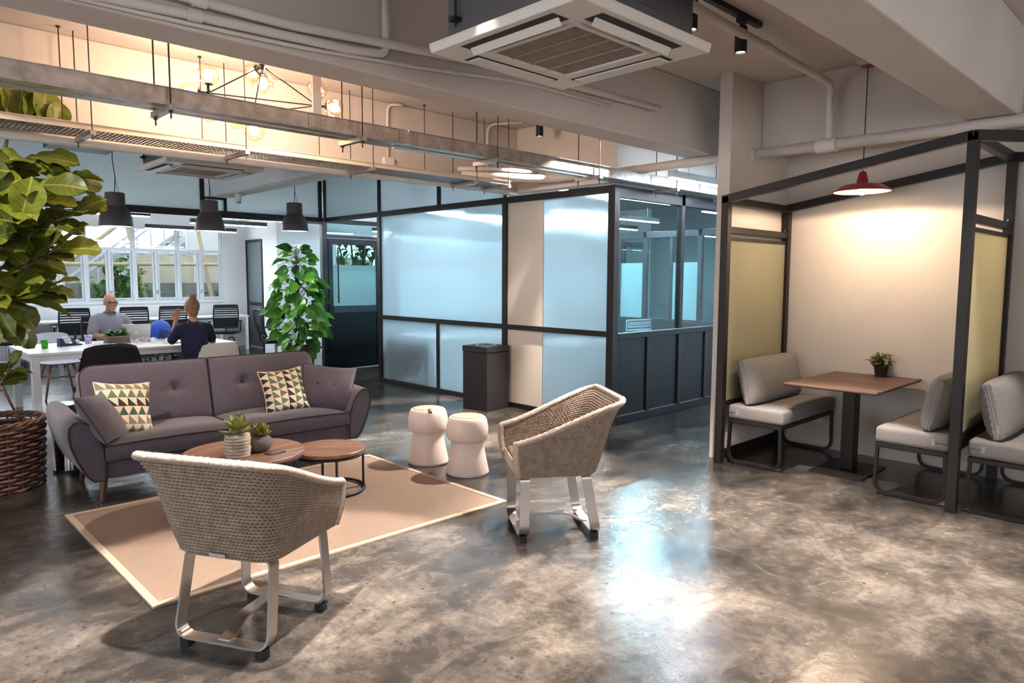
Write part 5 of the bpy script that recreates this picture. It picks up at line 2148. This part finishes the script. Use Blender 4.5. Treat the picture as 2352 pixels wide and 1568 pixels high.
# ---- table things
GREENG = mat('green_plastic', (60, 190, 40), .3, trans=.3)
BLUEG = mat('blue_print_glass', (70, 80, 200), .3, rgb2=(220, 224, 250), vscale=30)
c = MB().lathe([(.0, .0), (.03, 0), (.042, .10), (.039, .10), (.028, .006), (0, .006)], n=20)
o = c.build('cup', GREENG, smooth=True)
o.location = (1.72, 9.62, tz)
tag(o, 'bright green cup on the left end of the work table', 'cup')
c = MB().lathe([(.0, .0), (.035, 0), (.045, .11), (.042, .11), (.033, .006), (0, .006)], n=20)
o = c.build('cup', BLUEG, smooth=True)
o.location = (2.25, 9.98, tz)
tag(o, 'blue patterned glass on the work table beside the man', 'cup')
NAVYP = mat('navy_plastic', (34, 48, 84), .4)
for k, (x, y, sc, lb) in enumerate(((1.97, 9.80, 1.0, 'larger navy tape dispenser on the work table'), (2.10, 9.85, .6, 'smaller navy tape dispenser on the work table'))):
    t = thing('tape_dispenser', lb, 'tape dispenser', (x, y, tz), R(20))
    t.scale = (sc, sc, sc)
    MB().prism([(-.09, 0), (.09, 0), (.07, .03), (-.02, .035), (-.06, .10), (-.085, .10)], -.03, .03, lambda p: Vector((p.x, p.z, p.y))).build('base', NAVYP, t)
    MB().cyl((.0, -.02, .075), (.0, .02, .075), .045, n=20).build('tape_roll', mat('pale_tape', (210, 214, 220), .4), t)
# laptop
lp = thing('laptop', 'open silver laptop in front of the seated man', 'laptop', (2.78, 10.02, tz), R(176))
ALS = mat('laptop_silver', (206, 206, 210), .35, .6)
bx(lp, 'base', ALS, -.17, .17, -.12, .12, 0, .014, bevel=.004)
sc = MB().box(-.17, .17, -.004, .004, 0, .23).build('screen', ALS, lp, bevel=.003)
sc.location = (0, .12, .012)
sc.rotation_euler = (R(-18), 0, 0)
bx(sc, 'logo_mark', mat('white_logo', (240, 240, 240), .3), -.018, .018, .004, .006, .10, .13)
# planter box
pb_ = thing('planter_box', 'small wooden planter box on the work table', 'planter', (2.52, 9.78, tz), R(10))
GREYW = wood('grey_weathered_wood', (96, 86, 80), (140, 128, 120), 0, 2, .8)
for k in range(3):
    bx(pb_, 'slat', GREYW, -.13, .13, -.075, -.063, k * .035, k * .035 + .031)
    bx(pb_, 'slat', GREYW, -.13, .13, .063, .075, k * .035, k * .035 + .031)
    bx(pb_, 'slat', GREYW, -.13, -.118, -.063, .063, k * .035, k * .035 + .031)
    bx(pb_, 'slat', GREYW, .118, .13, -.063, .063, k * .035, k * .035 + .031)
bx(pb_, 'soil', MATS['dark_soil'], -.118, .118, -.063, .063, .0, .085)
hp = thing('table_plant', 'low green leafy plant in the wooden planter box', 'plant', (2.52, 9.78, tz + .085))
LM2 = leaf_mesh('leaf', .09, .05, POTH2, nu=3, nv=5)
random.seed(9)
for k in range(60):
    a = random.uniform(0, 2 * PI)
    p = Vector((random.uniform(-.11, .11), random.uniform(-.05, .05), random.uniform(0, .05)))
    m4 = Matrix.Translation(p) @ Matrix.Rotation(a, 4, 'Z') @ Matrix.Rotation(random.uniform(.1, .9), 4, 'X') @ Matrix.Scale(random.uniform(.7, 1.2), 4)
    inst(LM2, 'leaf', hp, m4)
# tablet, papers, cables
o = rbox(-.12, .12, -.085, .085, 0, .012, .004, 2).build('tablet', mat('tablet_white', (220, 222, 226), .3))
o.location = (2.36, 9.66, tz)
tag(o, 'white tablet lying on the work table', 'tablet')
pprs = MB()
for k in range(4):
    pprs.obox((3.10 + .02 * k, 9.42 + .01 * k, tz + .002 + .003 * k), Vector((math.cos(.2 * k), math.sin(.2 * k), 0)) * .15, Vector((-math.sin(.2 * k), math.cos(.2 * k), 0)) * .10, (0, 0, .001))
tag(pprs.build('papers', mat('paper_print', (232, 230, 232), .7, rgb2=(206, 120, 124), vscale=6)), 'loose sheets of paper on the right of the work table', 'papers')
random.seed(3)
cab = MB()
for k in range(7):
    x0, y0 = 2.62 + .05 * k, 9.65 + random.uniform(-.12, .12)
    pts = [(x0, y0, tz + .006)]
    for q in range(5):
        pts.append((pts[-1][0] + random.uniform(-.05, .14), pts[-1][1] + random.uniform(-.10, .10), tz + (.006 if q % 2 else random.uniform(.02, .09))))
    cab.tube(fillet(pts, .05, 4), .005, 5)
cb = cab.build('cables', mat('white_cable', (226, 226, 228), .5), smooth=True)
tag(cb, 'tangle of white cables on the work table', 'cables', kind='stuff')
# backpack on the far side, plastic bag, umbrella
bpk = thing('backpack', 'bright blue backpack on the table beside the woman', 'bag', (3.10, 9.98, tz), R(20))
BB = mat('blue_nylon', (36, 84, 190), .6, bump=.3, bscale=60)
m = MB().sphere((0, 0, .13), .14, 18, 12, (1.05, .75, .95))
m.build('body', BB, bpk, smooth=True)
MB().sphere((0, -.09, .09), .085, 14, 10, (1.1, .5, .8)).build('pocket', mat('blue_nylon_dark', (24, 50, 120), .6), bpk, smooth=True)
for s in (-1, 1):
    MB().tube(arc((s * .07, .06, .13), .12, -1.2, 1.6, 12, (0, .5, 0), (0, 0, 1)), .011, 6).build('strap', BLK, bpk, smooth=True)
bgp = MB()
random.seed(4)
bgp.grid(14, 9, lambda u, v: ((.12 + .02 * math.sin(9 * u * 6.28 * .7 + v * 5)) * math.cos(2 * PI * u) * math.sin(PI * (.08 + .84 * v)) ** .6, (.09 + .02 * math.sin(11 * u + 3)) * math.sin(2 * PI * u) * math.sin(PI * (.08 + .84 * v)) ** .6, .13 * v), cu=True)
put(bgp, loc=(3.56, 9.72, tz))
tag(bgp.build('plastic_bag', mat('crinkled_plastic', (206, 210, 216), .2, trans=.4), smooth=True), 'crumpled clear plastic bag at the right end of the work table', 'bag')
um = thing('umbrella', 'black folded umbrella with curved handle hung on the table end', 'umbrella', (3.77, 9.2, .30))
MB().tube([(0, 0, .1), (0, 0, .46)] + arc((-.04, 0, .46), .04, 0, PI, 10, (1, 0, 0), (0, 0, 1)), .009, 8).build('handle', BLK, um, smooth=True)
MB().lathe([(.004, -.22), (.012, -.18), (.03, .0), (.038, .12), (.02, .19), (.009, .21)], n=14).build('folded_canopy', mat('umbrella_black', (28, 28, 32), .6), um, smooth=True)

# ================================================================== PEOPLE


def capsule(m, p, q, r0, r1, n=14):
    p, q = Vector(p), Vector(q)
    pts, rs = [], []
    d = (q - p).normalized()
    for k in range(5):
        a = PI / 2 * (1 - k / 4)
        pts.append(p - d * r0 * math.sin(a))
        rs.append(max(.001, r0 * math.cos(a)))
    pts.append((p + q) / 2)
    rs.append((r0 + r1) / 2)
    for k in range(5):
        a = PI / 2 * (k / 4)
        pts.append(q + d * r1 * math.sin(a))
        rs.append(max(.001, r1 * math.cos(a)))
    m.tube(pts, r0, n, rs=rs)


def remesh(o, size=.01, smooth=6):
    r_ = o.modifiers.new('union', 'REMESH')
    r_.mode = 'VOXEL'
    r_.voxel_size = size
    r_.use_smooth_shade = True
    s = o.modifiers.new('smooth', 'SMOOTH')
    s.iterations = smooth
    s.factor = .5
    return o


def hand(m, wrist, d, up, thumb):
    """palm with four fingers of unequal length and a thumb"""
    w_, d, up = Vector(wrist), Vector(d).normalized(), Vector(up).normalized()
    sd = d.cross(up).normalized()
    up = sd.cross(d)
    capsule(m, w_ + d * .02 - sd * .018, w_ + d * .07 - sd * .02, .017, .016, 8)
    capsule(m, w_ + d * .02 + sd * .018, w_ + d * .07 + sd * .02, .017, .016, 8)
    capsule(m, w_ + d * .0, w_ + d * .07, .022, .018, 8)
    for k, L in enumerate((.06, .075, .072, .055)):
        b = w_ + d * .08 + sd * (-.03 + .02 * k)
        e = b + d * L * .55 - up * .008
        capsule(m, b, e, .0085, .008, 8)
        capsule(m, e, e + d * L * .45 - up * .022, .008, .007, 8)
    b = w_ + d * .025 + sd * thumb * .028
    e = b + d * .03 + sd * thumb * .028
    capsule(m, b, e, .011, .010, 8)
    capsule(m, e, e + d * .035 + sd * thumb * .004, .009, .008, 8)


def head(m, c, fwd, hs=1.0):
    c, f = Vector(c), Vector(fwd).normalized()
    s = f.cross(Vector((0, 0, 1))).normalized()
    # cranium, face, jaw, nose, ears, brow, lips

    def el(p, rx, ry, rz):
        b = MB().sphere((0, 0, 0), 1, 20, 14, (rx, ry, rz))
        M3 = Matrix((s, f, Vector((0, 0, 1)))).transposed().to_4x4()
        b.v = [tuple(Matrix.Translation(p) @ M3 @ Vector(q)) for q in b.v]
        m.add(b.v, b.f)
    el(c + Vector((0, 0, .03)) - f * .012, .076, .094, .088)
    el(c + f * .022 - Vector((0, 0, .035)), .064, .068, .085)
    el(c + f * .04 - Vector((0, 0, .092)), .04, .04, .028)
    el(c + f * .10 - Vector((0, 0, .02)), .014, .018, .022)
    el(c + f * .086 + Vector((0, 0, .018)), .045, .016, .010)
    el(c + f * .086 - Vector((0, 0, .066)), .026, .013, .010)
    for k in (-1, 1):
        el(c + s * k * .078 - Vector((0, 0, .01)), .010, .020, .032)
        el(c + f * .062 + s * k * .04 - Vector((0, 0, .03)), .024, .022, .022)


SKIN = mat('skin', (176, 126, 104), .55, var=.06, vscale=20)
SKIN2 = mat('skin_light', (196, 144, 120), .55, var=.05, vscale=20)
JEANS = mat('dark_jeans', (30, 36, 58), .85, bump=.3, bscale=200)
POLO = mat('grey_polo', (118, 122, 134), .9, rgb2=(134, 138, 150), vscale=60, bump=.3, bscale=240)
NAVT = mat('navy_tshirt', (34, 36, 62), .9, bump=.3, bscale=200)

# seated man facing the camera side
man = thing('person', 'bald person with glasses in a grey polo shirt seated at the laptop', 'person', (2.69, 10.72, 0), R(180 + 8))
b = MB()
head(b, (0, .03, 1.235), (0.0, 1, -.05))
capsule(b, (0, -.02, 1.06), (0, .01, 1.16), .055, .05)
capsule(b, (0, -.03, .58), (0, -.02, .90), .14, .12, 18)
for k in (-1, 1):
    capsule(b, (k * .19, -.02, 1.0), (k * .255, .06, .80), .05, .042)
    capsule(b, (k * .255, .06, .80), (k * .15, .30, .785), .04, .03)
    hand(b, (k * .15, .31, .785), (-k * .25, 1, -.02), (0, 0, 1), -1 * k)
    capsule(b, (k * .10, -.02, .53), (k * .14, .40, .52), .085, .062)
    capsule(b, (k * .14, .40, .50), (k * .14, .36, .10), .055, .042)
    capsule(b, (k * .14, .36, .05), (k * .14, .50, .035), .04, .032)
body = remesh(b.build('body', SKIN, man), .0085, 3)
sh = MB()
capsule(sh, (0, -.03, .60), (0, -.01, .93), .165, .17, 20)
capsule(sh, (-.12, -.02, .99), (.12, -.02, .99), .105, .105, 18)
capsule(sh, (0, -.02, 1.0), (0, -.01, 1.075), .10, .072, 18)
for k in (-1, 1):
    capsule(sh, (k * .18, -.02, 1.0), (k * .243, .045, .845), .075, .07)
so = remesh(sh.build('polo_shirt', POLO, man), .012, 8)
cl = MB()
cl.tube(arc((0, .0, 1.10), .066, .35 - PI / 2 + PI, 2 * PI - .35 + PI / 2, 22, (1, 0, 0), (0, 1, 0)), .014, 8)
cl.beam((-.03, .078, 1.085), (-.008, .10, 1.03), .03, .012).beam((.03, .078, 1.085), (.008, .10, 1.03), .03, .012)
cl.build('collar', mat('polo_collar', (96, 100, 112), .9), so, smooth=True)
tr = MB()
for k in (-1, 1):
    capsule(tr, (k * .09, -.05, .53), (k * .14, .40, .525), .10, .075)
    capsule(tr, (k * .14, .40, .51), (k * .14, .37, .12), .07, .058)
capsule(tr, (-.08, -.06, .55), (.08, -.06, .55), .12, .12)
remesh(tr.build('trousers', JEANS, man), .012, 6)
gs = MB()
for k in (-1, 1):
    gs.tube([Vector((k * .033 + .026 * math.cos(a), .128, 1.235 + .020 * math.sin(a))) for a in [2 * PI * i / 16 for i in range(16)]], .0036, 6, closed=True)
    gs.beam((k * .06, .125, 1.238), (k * .082, .02, 1.238), .005, .006)
gs.beam((-.009, .13, 1.24), (.009, .13, 1.24), .005, .005)
gs.build('glasses', BLK, man)
ey = MB()
for k in (-1, 1):
    ey.sphere((k * .033, .104, 1.236), .009, 10, 8)
ey.build('eyes', mat('eye_dark', (44, 34, 32), .3), man, smooth=True)
shoe = MB()
for k in (-1, 1):
    capsule(shoe, (k * .14, .37, .045), (k * .14, .53, .035), .046, .036)
shoe.build('shoes', BLK, man, smooth=True)
office_chair('black office chair carrying the seated man', (2.69, 10.86, 0), R(184), 'work table office chairs')

# seated woman seen from behind, one hand raised beside the head
wo = thing('person', 'person seen from behind in a navy top with a blond hair bun', 'person', (3.13, 8.84, 0), R(-4))
b = MB()
head(b, (.0, .06, 1.205), (.1, 1, 0))
capsule(b, (0, -.01, 1.03), (0, .03, 1.14), .048, .044)
capsule(b, (0, -.02, .55), (0, -.01, .86), .12, .11, 18)
capsule(b, (-.165, .0, .97), (-.23, .10, .80), .043, .036)
capsule(b, (-.23, .10, .80), (-.15, .22, 1.04), .034, .026)
hand(b, (-.15, .225, 1.05), (.25, .1, 1), (0, 1, 0), 1)
capsule(b, (.165, .0, .97), (.25, .10, .79), .043, .036)
capsule(b, (.25, .10, .79), (.18, .36, .785), .034, .026)
hand(b, (.18, .37, .79), (-.2, 1, 0), (0, 0, 1), -1)
for k in (-1, 1):
    capsule(b, (k * .09, 0, .54), (k * .11, .40, .53), .08, .058)
    capsule(b, (k * .11, .40, .52), (k * .11, .33, .10), .05, .04)
    capsule(b, (k * .11, .33, .05), (k * .11, .46, .035), .036, .03)
remesh(b.build('body', SKIN2, wo), .0085, 3)
sh = MB()
capsule(sh, (0, -.02, .56), (0, 0, .90), .15, .155, 20)
capsule(sh, (-.11, .0, .955), (.11, .0, .955), .088, .088, 18)
capsule(sh, (0, .0, .98), (0, .01, 1.04), .075, .058)
for k in (-1, 1):
    capsule(sh, (k * .16, .0, .97), (k * .23, .09, .83), .065, .058)
remesh(sh.build('navy_top', NAVT, wo), .012, 8)
tr = MB()
for k in (-1, 1):
    capsule(tr, (k * .085, -.02, .54), (k * .11, .40, .535), .092, .068)
    capsule(tr, (k * .11, .40, .52), (k * .11, .34, .12), .062, .05)
capsule(tr, (-.07, -.03, .56), (.07, -.03, .56), .115, .115)
remesh(tr.build('trousers', JEANS, wo), .012, 6)
hr = MB()
hr.sphere((0, .035, 1.24), .1, 20, 14, (.86, 1.0, 1.0))
hr.sphere((0, -.01, 1.16), .07, 14, 10, (.8, .7, .9))
hr.sphere((.0, .0, 1.345), .042, 14, 10)
remesh(hr.build('hair', mat('dark_blond_hair', (124, 90, 66), .6, rgb2=(156, 118, 90), vscale=40, stretch=(1, 1, .2)), wo), .01, 3)
shoe = MB()
for k in (-1, 1):
    capsule(shoe, (k * .11, .34, .042), (k * .11, .49, .034), .04, .034)
shoe.build('shoes', BLK, wo, smooth=True)

# ================================================================== OUTDOORS beyond the windows
struct('ground_outside', MB().box(-8, 20, 16.2, 34, -.1, 0.0), mat('wet_ground', (120, 118, 112), .9, var=.2, vscale=2))
RW = mat('stained_concrete', (120, 118, 112), .9, rgb2=(168, 164, 156), vscale=2.5, stretch=(1, 1, .4))
tag(MB().box(-6, 16, 19.2, 19.6, 0, 1.42).build('retaining_wall', RW), 'stained grey retaining wall outside the far windows', 'wall')
tag(MB().box(5.8, 13, 20.2, 20.6, 0, 2.15).build('garden_wall', mat('cream_render', (214, 198, 168), .9, rgb2=(236, 226, 206), vscale=1.5)), 'pale cream wall outside behind the bamboo poles', 'wall')
tag(MB().box(7.0, 10.2, 20.08, 20.18, 2.25, 3.1).box(7.2, 7.3, 20.1, 20.19, 0, 2.3).box(9.9, 10.0, 20.1, 20.19, 0, 2.3).build('hoarding_board', mat('white_board', (246, 244, 240), .7)), 'white board outside the right window bays', 'board')
tag(MB().box(-6, 16, 26, 26.4, 0, 2.4).build('boundary_wall', mat('grey_render', (150, 150, 146), .9, rgb2=(186, 186, 182), vscale=1)), 'grey boundary wall far outside the windows', 'wall')
st = thing('steel_stair', 'pale steel stair climbing outside the middle windows', 'stair', (4.6, 21.5, 0))
STL = mat('pale_steel', (214, 216, 218), .5, .3)
for k in range(12):
    bx(st, 'tread', STL, k * .26 - .15, k * .26 + .13, -.55, .55, .55 + k * .2, .58 + k * .2, bevel=0)
for y in (-.58, .58):
    MB().beam((-.2, y, .45), (3.0, y, 2.95), .05, .16).build('stringer', STL, st)
    MB().beam((-.2, y, 1.4), (3.0, y, 3.9), .05, .05).build('handrail', STL, st)
    for k in range(5):
        MB().beam((.0 + k * .7, y, .65 + k * .54), (.0 + k * .7, y, 1.55 + k * .54), .03, .03).build('baluster', STL, st)
MB().box(-.15, -.05, -.6, .6, 0, .6).box(2.8, 2.9, -.6, .6, 0, 2.8).build('support', STL, st)
BAMB = mat('bamboo', (206, 178, 134), .6, rgb2=(228, 206, 168), vscale=8)


def bamboo(label, p, q, r_=.045):
    t = thing('bamboo_pole', label, 'pole', (0, 0, 0), 0, 'bamboo scaffold poles')
    MB().cyl(p, q, r_, r_ * .9, 10).build('cane', BAMB, t, smooth=False)
    p, q = Vector(p), Vector(q)
    for k in range(1, 7):
        c_ = p.lerp(q, k / 7)
        d = (q - p).normalized() * .012
        MB().cyl(c_ - d, c_ + d, r_ * 1.12, n=10).build('node', BAMB, t)
    return t


bamboo('horizontal bamboo pole outside across the windows', (1.5, 18.4, 1.84), (9.5, 18.3, 1.92))
bamboo('upright bamboo pole outside left of the man', (4.25, 18.5, 0), (4.1, 18.6, 3.6))
bamboo('leaning bamboo pole outside the middle window', (5.65, 18.5, 0), (5.0, 18.6, 3.4))
bamboo('leaning bamboo pole outside the right window', (7.2, 18.5, 0), (6.7, 18.6, 3.2), .05)
bamboo('slanting bamboo pole outside behind the fig leaves', (3.4, 18.7, 1.5), (5.3, 18.7, 3.1))
OUTL = leafmat('outdoor_leaf', (70, 130, 36), (150, 200, 90), .35, .4)
random.seed(31)


def shrub(label, c, r_, n, sc):
    t = thing('shrub', label, 'shrub', c, 0, 'shrubs outside the windows')
    m = MB()
    base = leaf_mesh('tmp', .22 * sc, .12 * sc, OUTL, nu=3, nv=4)
    vs0 = [v.co.copy() for v in base.vertices]
    fs0 = [tuple(f.vertices) for f in base.polygons]
    for k in range(n):
        a, e = random.uniform(0, 2 * PI), random.uniform(-.5, 1.5)
        p = Vector((math.cos(a) * math.cos(e) * r_[0], math.sin(a) * math.cos(e) * r_[1], r_[2] * (.5 + .5 * math.sin(e)))) * random.uniform(.5, 1)
        M4 = Matrix.Translation(p) @ Matrix.Rotation(random.uniform(0, 6.3), 4, 'Z') @ Matrix.Rotation(random.uniform(-1, .8), 4, 'X')
        m.add([M4 @ v for v in vs0], fs0)
    o = m.build('foliage', OUTL, t, smooth=True)
    bpy.data.meshes.remove(base)
    s = MB()
    for k in range(6):
        a = k * 1.05
        s.tube([(0, 0, 0), (math.cos(a) * r_[0] * .3, math.sin(a) * r_[1] * .3, r_[2] * .5), (math.cos(a) * r_[0] * .6, math.sin(a) * r_[1] * .6, r_[2] * .85)], .02, 5)
    s.build('stems', BARK, t)
    return t


shrub('leafy shrub outside in front of the stair', (5.0, 18.65, 0), (.7, .3, 2.1), 320, 1.0)
shrub('low leafy shrub outside at the right windows', (7.4, 18.65, 0), (1.0, .3, 1.25), 260, 1.0)
shrub('tall leafy shrub outside behind the fig tree', (3.0, 23.2, 0), (1.6, .8, 4.2), 520, 1.4)
shrub('broad leafy shrub outside at the left windows', (1.6, 20.5, 0), (1.6, .6, 3.0), 420, 1.3)
shrub('leafy shrub outside the rear office window', (9.6, 15.6, 0), (1.3, .6, 3.0), 420, 1.1)
shrub('second leafy shrub outside the rear office window', (12.3, 16.2, 0), (1.2, .6, 2.6), 320, 1.1)
